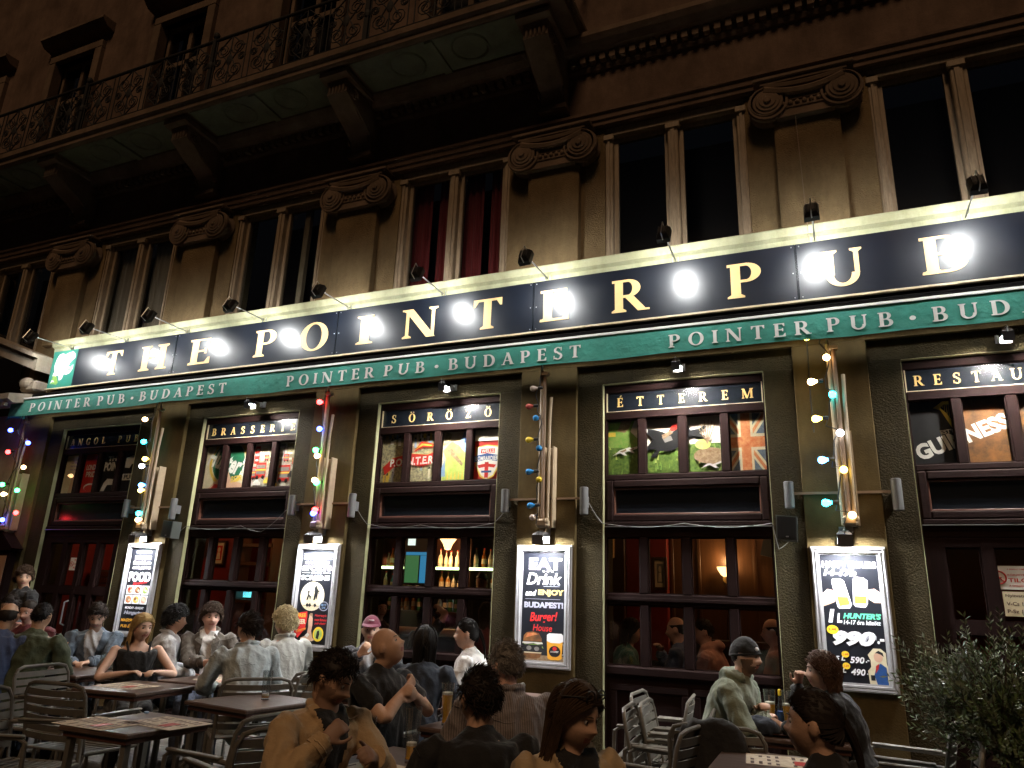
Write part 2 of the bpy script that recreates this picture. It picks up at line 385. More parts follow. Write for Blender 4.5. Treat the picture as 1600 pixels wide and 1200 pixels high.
# ------------------------------------------------------------------ the building
bld=thing('corner_pub_building','old stucco building with the pub at street level and an iron balcony above','building',(-4,6.6,0))
def part(mb,name,mats,parent=bld,**k): return mb.build(name,mats,parent,**k)
for k in range(1,8):
    x=PX[k]; m=MB(); m.box(x-.30,x+.30,Y0,7.0,0,3.80,.006); part(m,'pier','stucco')
    m=MB(); m.box(x-.315,x+.315,Y0-.03,Y0,0,.34,.006); part(m,'plinth','stucco')
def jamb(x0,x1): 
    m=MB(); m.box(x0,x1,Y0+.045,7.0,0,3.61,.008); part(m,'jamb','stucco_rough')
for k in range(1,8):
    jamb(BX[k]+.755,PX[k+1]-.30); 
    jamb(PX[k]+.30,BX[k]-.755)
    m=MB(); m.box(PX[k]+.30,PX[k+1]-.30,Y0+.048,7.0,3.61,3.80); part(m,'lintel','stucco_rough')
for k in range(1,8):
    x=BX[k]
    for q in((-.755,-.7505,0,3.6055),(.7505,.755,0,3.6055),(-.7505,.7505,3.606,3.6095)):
        m=MB(); m.box(x+q[0],x+q[1],Y0+.047,Y0+.098,q[2],q[3]); part(m,'lit_reveal','reveal_lit_tone')  # thin lining added inside the opening, coloured pale as if lamplit
m=MB(); m.box(-10.67,8,Y0,7.0,3.80,4.72); part(m,'fascia_wall','stucco')
m=MB(); m.profile_x([(6.64,4.70),(6.52,4.70),(6.51,4.805),(6.485,4.822),(6.47,4.83),(6.455,4.90),(6.465,4.915),(7.0,4.935),(7.0,4.70)],-10.2,8)
part(m,'ledge','stucco_ledge')
# upper storey
for k in range(-2,8):
    x0,x1=BX[k-1]+.74 if k-1 in BX else -18,BX[k]-.74
    m=MB(); m.box(x0,x1,Y0+.09,7.05,4.93 if x0>-10.6 else 3.9,6.6); part(m,'wall','stucco_upper')
for k in range(-1,8):
    x=PX[k]
    m=MB(); m.box(x-.30,x+.30,Y0-.005,Y0+.09,4.93,6.15,.008); part(m,'pilaster','stucco_upper')
# Ionic capital, one mesh shared by all
cap=MB()
for s in(-1,1):
    cx=s*.335; cz=6.335
    for r,y in((.195,.0),(.172,-.014),(.145,-.026),(.115,-.038),(.08,-.05),(.035,-.07)):
        cap.lathe([(r-.012,.0),(r,.008),(r,.05+y*-1),(r-.006,.056-y)],26,(cx,Y0-.03-y*0,cz),Vector((0,-1,0)))
    sp=[]
    for i in range(60):
        a=i*.26; r=.182*(1-i/66); sp.append((cx+s*r*math.cos(math.pi/2+a*-1),Y0-.10,cz+r*math.sin(math.pi/2-a)))
    cap.tube(sp,.0075,5)
    cap.lathe([(.188,-.10),(.16,-.05),(.15,0),(.16,.05),(.188,.07)],24,(cx,Y0-.03,cz),Vector((0,-1,0)))
n=14
for row,(dz,rad,yy) in enumerate(((.175,.035,-.085),(.12,.04,-.10))):
    cap.tube([(-.36+.72*i/n,Y0+yy,6.355+dz-.075*(1-((i-n/2)/(n/2))**2)*(1 if row else .5)) for i in range(n+1)],rad,6)
cap.prism_xz([(-.26,6.15),(.26,6.15),(.27,6.40),(.36,6.47),(-.36,6.47),(-.27,6.40)],Y0-.075,Y0+.09)
cap.box(-.40,.40,Y0-.115,Y0+.09,6.52,6.565,.01); cap.box(-.46,.46,Y0-.14,Y0+.09,6.565,6.61,.01)
for i in range(7): cap.ball((-.19+.38*i/6,Y0-.085,6.285),(.022,.022,.028),8,6)
cap.tube([(-.26,Y0-.078,6.245),(.26,Y0-.078,6.245)],.012,6); cap.tube([(-.26,Y0-.078,6.325),(.26,Y0-.078,6.325)],.010,6)
for i in range(0): cap.tube([(-.24+.06*i,Y0-.075,6.16),(-.21+.06*i,Y0-.09,6.20),(-.24+.06*i,Y0-.075,6.24)],.008,5)
for i in range(0): cap.box(-.38+.0255*i,-.365+.0255*i,Y0-.135,Y0-.10,6.525,6.558)
cap0=cap.build('capital','stone_trim',bld,True,35,org=(0,6.6,0)); cap0.location=(PX[-1]+4,0,0)
for k in range(0,8):
    c=cap0.copy(); COL.objects.link(c); c.parent=bld; c.location=(PX[k]+4,0,0)
m=MB(); m.box(-18,8,Y0+.07,7.05,6.6,7.7); part(m,'frieze','stucco_plain')
m=MB(); m.profile_x([(6.72,6.605),(6.62,6.605),(6.62,6.66),(6.60,6.665),(6.60,6.73),(6.575,6.74),(6.575,6.775),(6.63,6.80),(6.72,6.80)],-18,8); part(m,'architrave','stucco_plain')
m=MB(); m.profile_x([(6.72,7.36),(6.64,7.36),(6.62,7.40),(6.62,7.52),(6.50,7.54),(6.44,7.60),(6.40,7.66),(6.40,7.72),(6.72,7.74)],-18,8); part(m,'cornice','stone_trim')
m=MB()
for i in range(170): x=-13+.115*i; m.box(x,x+.065,6.545,6.615,7.425,7.515)
o=part(m,'dentil_course','stone_trim'); o['kind']='stuff'
# balcony
m=MB(); m.box(-16,-2.15,5.80,6.6,7.70,7.80); m.profile_x([(5.80,7.66),(5.76,7.68),(5.76,7.74),(5.72,7.77),(5.72,7.85),(6.6,7.86),(6.6,7.80),(5.80,7.80)],-16.03,-2.10)
bal=part(m,'balcony_slab',['stone_trim'])
m=MB()
for k in range(-1,5):
    x0=PX[k]+.22 if k>-1 else -16; x1=PX[k+1]-.22 if k<4 else -2.2
    if k==4: break
    m.box(x0,x1,5.86,6.4,7.692,7.699)
    xm=(x0+x1)/2; m.box(xm-.05,xm+.05,5.86,6.4,7.66,7.692)
    for s in(-1,1): m.tube([(xm+s*.42+.22*math.cos(a*.3),6.12+.2*math.sin(a*.3),7.689) for a in range(22)],.016,5)
part(m,'soffit','slab_soffit',bal)
def bracket(x):
    m=MB()
    m.profile_x([(6.66,7.66),(5.84,7.66),(5.84,7.60),(5.90,7.585),(6.66,7.585)],x-.20,x+.20)
    pr=[(6.66,7.585)]+[(5.93+.03*math.sin(a*.5),7.585-.035*a) for a in range(0,6)]+[(6.06,7.36),(6.22,7.26),(6.38,7.19),(6.50,7.10),(6.55,6.98),(6.62,6.93),(6.66,6.93)]
    m.profile_x(pr,x-.145,x+.145)
    for s in(-1,1):
        m.tube([(x+s*.15,6.10+.09*math.cos(a*.5)*(1-a/26),7.46+.09*math.sin(a*.5)*(1-a/26)) for a in range(24)],.014,5)
        m.tube([(x+s*.15,6.5+.05*math.cos(a*.5)*(1-a/26),7.08+.05*math.sin(a*.5)*(1-a/26)) for a in range(24)],.012,5)
        m.tube([(x+s*.15,6.02,7.40),(x+s*.15,6.18,7.30),(x+s*.15,6.36,7.22),(x+s*.15,6.48,7.14)],.012,5)
    m.box(x-.17,x+.17,6.5,6.66,6.86,6.93,.01)
    for i in range(5): m.ball((x-.1+.05*i,5.945,7.47),(.02,.02,.06),6,5)
    part(m,'bracket','stone_trim',bal,smooth=True)
for k in range(-1,5): bracket(PX[k])
# railing: posts, rails and scroll panels
def railing():
    m=MB(); m.tube([(-16,5.80,8.72),(-2.14,5.80,8.72)],.022,8); part(m,'handrail','iron',bal)
    m=MB(); m.tube([(-16,5.80,7.94),(-2.14,5.80,7.94)],.014,6); part(m,'bottom_rail','iron',bal)
    m=MB(); m.tube([(-2.14,5.80,8.72),(-2.14,6.66,8.72)],.022,8); m.tube([(-2.14,5.80,7.94),(-2.14,6.66,7.94)],.014,6); part(m,'end_rail','iron',bal)
    pm=MB(); pm.box(-.028,.028,-.028,.028,7.86,8.74); pm.ball((0,0,8.80),(.045,.045,.06),10,8); pm.ball((0,0,8.30),(.05,.05,.08),8,6)
    sc_=MB()
    def spiral(cx,cz,r,dirn,a0,turn=2.1):
        return [(cx+dirn*r*(1-.8*t/20)*math.cos(a0+turn*2*math.pi*t/20),0,cz+r*(1-.8*t/20)*math.sin(a0+turn*2*math.pi*t/20)) for t in range(21)]
    for s in(-1,1):
        sc_.tube(spiral(s*.13,8.50,.12,s,math.pi),.007,5); sc_.tube(spiral(s*.13,8.14,.12,s,math.pi),.007,5)
        sc_.tube([(s*.02,0,7.95),(s*.17,0,8.10),(s*.05,0,8.32),(s*.20,0,8.52),(s*.02,0,8.70)],.010,5)
        sc_.tube(spiral(s*.21,8.32,.065,s,0),.009,5); sc_.tube([(s*.27,0,7.94),(s*.27,0,8.72)],.008,5)
        for a in range(4): sc_.ball((s*(.05+.06*a),0,8.05+.15*a),(.028,.008,.018),6,4)
    sc_.tube([(0,0,7.94),(0,0,8.72)],.010,5); sc_.ball((0,0,8.32),(.05,.02,.09),8,6)
    p0=s0_=None
    x=-2.14; i=0
    while x>-15.5:
        if i%4==0:
            if p0 is None: p0=part(pm,'railing_post','iron',bal,org=(0,0,0)); o=p0
            else: o=p0.copy(); COL.objects.link(o); o.parent=bal
            o.location=(x+4,5.80-6.6,0)
        if s0_ is None: s0_=part(sc_,'scroll_panel','iron',bal,org=(0,0,0)); o=s0_
        else: o=s0_.copy(); COL.objects.link(o); o.parent=bal
        o.location=(x-.32+4,5.80-6.6,0); x-=.63; i+=1
railing()
# second storey
m=MB()
for k in range(-2,4):
    x=BX[k]; m.box(x+.55,BX[k+1]-.55 if k<3 else 8,Y0+.10,7.05,7.86,10.55)
m.box(-20,BX[-2]-.55,Y0+.10,7.05,7.86,10.55); m.box(-20,8,Y0+.10,7.05,10.55,14.5)
part(m,'second_floor_wall','stucco_plain')
for k in range(-2,4):
    x=BX[k]; m=MB()
    m.box(x-.68,x-.52,Y0+.02,Y0+.2,7.86,10.55,.01); m.box(x+.52,x+.68,Y0+.02,Y0+.2,7.86,10.55,.01); m.box(x-.68,x+.68,Y0+.02,Y0+.2,10.55,10.70,.01)
    m.profile_x([(6.72,10.86),(6.55,10.88),(6.45,10.98),(6.45,11.03),(6.72,11.05)],x-.82,x+.82)
    wn=part(m,'window','stone_trim')
    m=MB()
    for a,b,c,d in((-.52,-.46,7.86,10.55),(.46,.52,7.86,10.55),(-.04,.04,7.86,10.49),(-.46,.46,10.49,10.55),(-.46,.46,9.75,9.83)): m.box(x+a,x+b,Y0+.22,Y0+.28,c,d)
    part(m,'sash','stone_trim',wn)
    for s in(-1,1):
        for zz in((7.9,9.75),(9.83,10.49)):
            m=MB(); m.box(x+min(s*.04,s*.46),x+max(s*.04,s*.46),Y0+.245,Y0+.25,*zz); part(m,'pane','upper_glass',wn)
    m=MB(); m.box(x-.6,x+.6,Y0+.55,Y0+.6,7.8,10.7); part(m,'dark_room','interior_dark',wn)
# upper windows with two lights
for k in range(-1,8):
    x=BX[k]; z0=4.935; z1=6.60; m=MB(); f=Y0+.13
    m.box(x-.74,x-.655,f-.03,f+.15,z0,z1-.05,.008); m.box(x+.655,x+.74,f-.03,f+.15,z0,z1-.05,.008); m.box(x-.74,x+.74,f-.03,f+.15,z1-.11,z1-.002,.008)
    for s in(-1,1):
        m.box(x+s*.70-.012,x+s*.70+.012,f-.045,f-.03,z0,z1-.16); m.box(x+s*.70-.055,x+s*.70+.055,f-.06,f-.03,z1-.17,z1-.10,.006)
    wn=part(m,'window','frame_old')
    m=MB(); m.box(x-.055,x+.055,f-.04,f+.12,z0,z1-.11,.01); m.box(x-.02,x+.02,f-.055,f-.04,z0,z1-.2)
    m.box(x-.075,x+.075,f-.065,f,z1-.19,z1-.12,.008); part(m,'mullion','frame_old',wn)
    for s in(-1,1):
        a,b=sorted((x+s*.055,x+s*.655)); m=MB()
        for q in((a,a+.045,z0,z1-.11),(b-.045,b,z0,z1-.11),(a+.045,b-.045,z1-.16,z1-.11),(a+.045,b-.045,z0,z0+.05)): m.box(q[0],q[1],f+.04,f+.09,q[2],q[3])
        part(m,'sash','frame_old',wn)
        m=MB(); m.box(a+.045,b-.045,f+.062,f+.066,z0+.05,z1-.16); part(m,'pane','upper_glass',wn)
        if k in(3,1):
            m=MB(); n=26
            for i in range(n):
                u0,u1=a+(b-a)*i/n,a+(b-a)*(i+1)/n; ya,yb=f+.19+.02*math.sin(i*1.7),f+.19+.02*math.sin((i+1)*1.7)
                if k==3 and .42<(i/n)<.55: continue
                m.add([(u0,ya,z0),(u1,yb,z0),(u1,yb,z1),(u0,ya,z1)],[(0,1,2,3)])
            part(m,'curtain','curtain_red' if k==3 else 'curtain_pale',wn,smooth=True)
    if k==2:
        m=MB(); m.box(x+.30,x+.38,f+.10,f+.16,z0,z1-.12); part(m,'inner_sash','frame_old',wn)
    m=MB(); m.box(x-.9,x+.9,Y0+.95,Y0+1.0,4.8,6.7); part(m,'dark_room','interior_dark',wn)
# ------------------------------------------------------------------ printed pictures behind the transom panes
for n_,c_,v_,s_,c2 in (('pr_white',(.80,.79,.74),.15,9,None),('pr_cream',(.78,.70,.48),.25,9,None),('pr_red',(.58,.03,.02),.2,9,None),('pr_green',(.14,.34,.06),.6,24,(.30,.40,.10)),
    ('pr_dkgreen',(.02,.14,.07),.2,9,None),('pr_yellow',(.80,.56,.08),.15,9,None),('pr_blue',(.03,.10,.32),.3,24,None),('pr_black',(.015,.015,.017),.2,9,None),('pr_brown',(.20,.11,.05),.6,30,(.45,.34,.22)),
    ('pr_town',(.62,.56,.30),.6,34,(.10,.10,.09)),('pr_street',(.60,.56,.46),.5,28,(.22,.20,.17)),('pr_grass',(.20,.30,.06),.7,30,(.04,.10,.02)),('pr_sky',(.80,.78,.70),.25,7,None),
    ('pr_amber',(.40,.17,.05),.7,5,(.035,.025,.02)),('pr_skin',(.72,.45,.32),.2,9,None),('pr_grey',(.28,.27,.26),.4,9,None),('pr_ltgreen',(.35,.50,.08),.4,16,(.55,.62,.2)),('pr_flagred',(.56,.13,.05),.4,34,(.75,.36,.15)),('pr_flagblue',(.06,.10,.18),.5,34,(.20,.24,.26)),('pr_purple',(.22,.12,.4),.1,9,None),('pr_ltblue',(.25,.4,.62),.3,12,None)):
    mat(n_,c_,.42,var=v_,vscale=s_,col2=c2)
PR=['pr_white','pr_cream','pr_red','pr_green','pr_dkgreen','pr_yellow','pr_blue','pr_black','pr_brown','pr_town','pr_street','pr_grass','pr_sky','pr_amber','pr_skin','pr_grey','pr_ltgreen','pr_flagred','pr_flagblue','pr_purple','pr_ltblue']
class Pic:
    """a flat print built from stacked thin shapes; u,v in 0..1 of the given rectangle"""
    def __init__(s,x0,x1,z0,z1,y,mats=PR): s.mb=MB(); s.r=(x0,x1,z0,z1); s.y=y; s.k=0; s.mats=mats
    def P(s,u,v): x0,x1,z0,z1=s.r; return (x0+(x1-x0)*u,z0+(z1-z0)*v)
    def poly(s,m,pts):
        s.k+=1; s.mb.mi(s.mats.index(m)); q=[s.P(*p) for p in pts]
        s.mb.flat_xz(q,s.y-.00015*s.k); return s
    def rect(s,m,a,b,c,d): return s.poly(m,[(a,c),(b,c),(b,d),(a,d)])
    def ell(s,m,u,v,ru,rv,n=24,a0=0,a1=360): return s.poly(m,ellipse(u,v,ru,rv,n,a0,a1))
    def text(s,m,t,a,b,c,d,bold=.02,shear=0.,rot=0.):
        s.k+=1; s.mb.mi(s.mats.index(m)); (X0,Z0),(X1,Z1)=s.P(a,c),s.P(b,d); put_text(s.mb,t,X0,X1,Z0,Z1,s.y-.00015*s.k,bold,shear,rot)
    def build(s,name,parent): return s.mb.build(name,list(s.mats),parent)
def print_brasserie(x0,x1,z0,z1,y,par):
    p=Pic(x0,x1,z0,z1,y); p.rect('pr_cream',0,.49,0,1); p.rect('pr_street',.5,1,0,1)
    p.ell('pr_yellow',.25,.62,.21,.56,30); p.ell('pr_cream',.25,.62,.185,.50,30); p.ell('pr_dkgreen',.25,.62,.175,.475,30)
    p.poly('pr_skin',[(.05,0),(.12,.16),(.2,.3),(.26,.42),(.31,.2),(.42,.12),(.46,0)]); p.poly('pr_red',[(.08,0),(.13,.13),(.19,.1),(.22,0)])
    p.text('pr_white',"Hunter's",.02,.47,.40,.86,.035,.25,-.28); p.text('pr_yellow','BEER',.30,.42,.16,.30,.02,.2,.12)
    p.rect('pr_sky',.5,1,.72,1)
    for u,v,w,h,m in((.53,.55,.05,.4,'pr_red'),(.60,.6,.06,.35,'pr_cream'),(.68,.5,.07,.45,'pr_town'),(.78,.58,.06,.4,'pr_grey'),(.86,.55,.07,.42,'pr_town'),(.94,.5,.05,.45,'pr_grey')):
        p.rect(m,u,u+w,v,v+h)
        for i in range(3): p.rect('pr_white',u+.01,u+w-.01,v+.06+i*.12,v+.10+i*.12)
    for u,v,s in((.52,.22,1.),(.56,.24,1.25),(.80,.14,1.35),(.84,.58,.6),(.93,.5,.55),(.64,.62,.5)):
        w,h=.085*s,.26*s; p.rect('pr_red',u,u+w,v,v+h); p.rect('pr_yellow',u,u+w,v+h*.45,v+h*.56); p.rect('pr_grey',u+.008,u+w-.008,v+h*.62,v+h*.86); p.rect('pr_grey',u+.008,u+w-.008,v+h*.2,v+h*.42)
        p.ell('pr_black',u+w*.22,v,.012*s,.035*s,10); p.ell('pr_black',u+w*.78,v,.012*s,.035*s,10)
    for u,v,m in((.66,.10,'pr_yellow'),(.72,.02,'pr_yellow'),(.55,.06,'pr_white'),(.90,.22,'pr_black'),(.94,.08,'pr_black'),(.74,.35,'pr_grey')):
        p.poly(m,[(u,v),(u+.08,v),(u+.08,v+.07),(u+.062,v+.08),(u+.05,v+.13),(u+.022,v+.13),(u+.012,v+.08),(u,v+.07)])
    return p.build('picture_print',par)
def print_sorozo(x0,x1,z0,z1,y,par):
    p=Pic(x0,x1,z0,z1,y); p.rect('pr_town',0,.5,0,1); p.rect('pr_cream',.5,.76,0,1); p.rect('pr_red',.76,1,0,1)
    for i in range(26):
        u=random.uniform(0,.46); v=random.choice((random.uniform(0,.28),random.uniform(.7,.95))); w=random.uniform(.012,.03); h=random.uniform(.06,.2)
        p.rect(random.choice(('pr_yellow','pr_white','pr_grey','pr_cream','pr_ltblue')),u,u+w,v,v+h); p.poly('pr_black',[(u,v+h),(u+w,v+h),(u+w/2,v+h+.06)])
    rib=lambda o:[(.02,.34+o),(.10,.52+o),(.25,.60+o),(.40,.56+o),(.47,.62+o),(.47,.40+o),(.36,.32+o),(.24,.38+o),(.11,.32+o),(.04,.18+o)]
    p.poly('pr_yellow',[(u,v-.015) for u,v in rib(.02)]); p.poly('pr_red',rib(0)); p.poly('pr_red',[(.28,.62),(.34,.84),(.45,.78),(.44,.7),(.36,.72)]); p.poly('pr_yellow',[(.29,.66),(.345,.80),(.44,.755),(.43,.735),(.355,.755)])
    p.text('pr_white','P.O.I.N.T.E.R.',.08,.46,.36,.52,.03,.1,.04)
    p.poly('pr_ltgreen',[(.53,.0),(.56,.45),(.53,.62),(.60,.80),(.66,.72),(.74,.52),(.75,.0)]); p.poly('pr_brown',[(.555,.62),(.60,.68),(.70,.35),(.69,.30)])
    p.poly('pr_ltblue',[(.66,.72),(.70,1),(.76,1),(.76,.6),(.72,.55)]); p.poly('pr_blue',[(.70,.78),(.72,.98),(.74,.95),(.73,.72)]); p.poly('pr_ltblue',[(.50,.1),(.55,.45),(.56,.1)])
    for i in range(5): p.poly('pr_yellow',[(.57+.03*i,.04),(.58+.03*i,.22),(.585+.03*i,.04)])
    p.poly('pr_town',[(.52,.70),(.55,1),(.60,.95),(.58,.78)])
    p.rect('pr_white',.79,1,.78,1); p.poly('pr_yellow',[(.80,.66),(.89,.70),(.99,.66),(.99,.3),(.95,.08),(.89,0),(.84,.08),(.80,.3)]); p.poly('pr_white',[(.81,.64),(.89,.68),(.98,.64),(.98,.3),(.94,.1),(.89,.03),(.85,.1),(.81,.3)])
    p.rect('pr_red',.875,.905,.05,.36); p.rect('pr_red',.84,.95,.53,.62); p.text('pr_white','WELLS',.845,.945,.54,.61,.02); p.poly('pr_blue',[(.79,.36),(.89,.40),(.99,.36),(.99,.48),(.89,.53),(.79,.48)]); p.text('pr_white','BOMBARDIER',.80,.98,.385,.475,.02)
    p.poly('pr_red',[(.815,.3),(.89,.33),(.965,.3),(.95,.24),(.89,.27),(.83,.24)]); p.rect('pr_blue',.85,.93,.15,.19)
    return p.build('picture_print',par)
def print_etterem(x0,x1,z0,z1,y,par):
    p=Pic(x0,x1,z0,z1,y); p.rect('pr_sky',0,.76,.45,1); p.rect('pr_grass',0,.76,0,.52)
    p.poly('pr_green',[(0,.52),(0,1),(.18,1),(.15,.8),(.2,.66),(.24,.5)]); p.poly('pr_brown',[(.06,.82),(.09,1),(.16,1),(.14,.84),(.11,.78)]); p.rect('pr_yellow',.0,.05,.72,.80)
    for i in range(90):
        u=random.uniform(0,.74); v=random.uniform(0,.5)
        p.poly(random.choice(('pr_green','pr_grass','pr_ltgreen','pr_grass')),[(u,v),(u+.014,v),(u+.007+random.uniform(-.01,.01),v+random.uniform(.06,.16))])
    # leaping dark horse with a rider
    p.poly('pr_black',[(.27,.52),(.30,.62),(.36,.70),(.42,.72),(.46,.80),(.49,.93),(.52,.90),(.545,.76),(.60,.78),(.635,.84),(.645,.80),(.60,.70),(.64,.64),(.625,.60),(.56,.66),(.52,.62),(.47,.48),(.41,.40),(.35,.42),(.31,.30),(.285,.31),(.32,.45),(.275,.44),(.24,.40),(.235,.43)])
    p.poly('pr_black',[(.30,.62),(.25,.78),(.27,.83),(.34,.78),(.40,.72)]); p.poly('pr_grey',[(.36,.66),(.42,.68),(.43,.60),(.38,.56)])
    p.poly('pr_white',[(.225,.42),(.225,.76),(.26,.88),(.27,.80),(.25,.6)]); p.poly('pr_red',[(.40,.74),(.43,.88),(.46,.9),(.455,.78)]); p.poly('pr_brown',[(.36,.70),(.42,.78),(.43,.72),(.37,.62)])
    for u,v,s in((.03,.36,1),(.10,.40,.8),(.60,.08,1.1),(.68,.12,.9)):
        p.poly('pr_white',[(u,v),(u+.05*s,v+.10*s),(u+.12*s,v+.15*s),(u+.13*s,v+.11*s),(u+.08*s,v+.06*s),(u+.10*s,v),(u+.085*s,v),(u+.05*s,v+.05*s)]); p.poly('pr_brown',[(u+.05*s,v+.08*s),(u+.09*s,v+.12*s),(u+.1*s,v+.09*s),(u+.07*s,v+.06*s)])
    p.ell('pr_brown',.66,.30,.10,.14,18); p.ell('pr_ltgreen',.62,.5,.05,.09,12)
    for a in(-.5,-.2,.1,.35,.6,-.75): p.poly('pr_brown',[(.645,.5),(.652,.5),(.652+.09*math.sin(a),.55+.38*math.cos(a)),(.648+.09*math.sin(a),.55+.38*math.cos(a))])
    # flag
    a,b=.765,1.; W=lambda u:a+(b-a)*u
    p.rect('pr_flagblue',a,b,0,1)
    for s in(1,-1):
        z=(lambda v:v) if s>0 else (lambda v:1-v)
        p.poly('pr_cream',[(W(0),z(.12)),(W(0),z(0)),(W(.10),z(0)),(W(1),z(.88)),(W(1),z(1)),(W(.90),z(1))]); p.poly('pr_flagred',[(W(0),z(.06)),(W(0),z(0)),(W(.04),z(0)),(W(1),z(.95)),(W(1),z(1)),(W(.96),z(1))])
    p.rect('pr_cream',W(.32),W(.68),0,1); p.rect('pr_cream',a,b,.36,.64); p.rect('pr_flagred',W(.38),W(.62),0,1); p.rect('pr_flagred',a,b,.41,.59)
    return p.build('picture_print',par)
def print_restaurant(x0,x1,z0,z1,y,par):
    p=Pic(x0,x1,z0,z1,y); p.rect('pr_black',0,.255,0,1); p.rect('pr_amber',.255,1,0,1)
    p.poly('pr_yellow',[(.13,.90),(.18,1.0),(.235,1.0),(.245,.55),(.235,.40),(.21,.58),(.165,.86)]); p.poly('pr_black',[(.165,.90),(.185,.95),(.222,.94),(.228,.62),(.195,.80)])
    for i in range(5): p.poly('pr_yellow',[(.175+.010*i,.90-.05*i),(.178+.010*i,.90-.05*i),(.178+.010*i,.95),(.175+.010*i,.95)])
    p.text('pr_white',"EST'D",.15,.23,.49,.555,.02,0,.12); 
    p.text('pr_white','GUINNESS',.005,.495,.30,.55,.045,0,.36)
    return p.build('picture_print',par)
def print_angol(x0,x1,z0,z1,y,par):
    p=Pic(x0,x1,z0,z1,y); p.rect('pr_cream',0,.26,0,1); p.rect('pr_red',.26,.5,0,1); p.rect('pr_black',.5,1,0,1)
    for i in range(3): p.text('pr_purple','real english ale',.06,.23,.78-.09*i,.84-.09*i,.01)
    p.poly('pr_skin',[(.09,0),(.12,.5),(.17,.52),(.19,0)]); p.text('pr_white','LONDON',.29,.48,.60,.74,.03); p.text('pr_white','PRIDE',.30,.46,.42,.56,.03); p.ell('pr_white',.38,.16,.08,.10,18); p.ell('pr_red',.38,.14,.07,.08,18)
    p.text('pr_white','THE',.56,.72,.80,.93,.05); p.text('pr_white','POINT',.53,.74,.55,.78,.05); p.poly('pr_white',[(.53,.05),(.56,.25),(.60,.36),(.68,.34),(.72,.44),(.74,.38),(.70,.26),(.71,.05),(.69,.05),(.68,.2),(.61,.2),(.58,.05)])
    p.poly('pr_white',[(.80,.62),(.80,.86),(.88,.92),(.97,.84),(.95,.72),(.88,.70),(.86,.60)]); p.rect('pr_white',.79,.95,.30,.46); p.text('pr_black','PUB',.81,.93,.325,.44,.03)
    return p.build('picture_print',par)
PRINTS={1:print_angol,2:print_brasserie,3:print_sorozo,4:print_etterem,5:print_restaurant}
BOARD={1:'ANGOL PUB',2:'BRASSERIE',3:'SÖRÖZŐ',4:'ÉTTEREM',5:'RESTAURANT'}
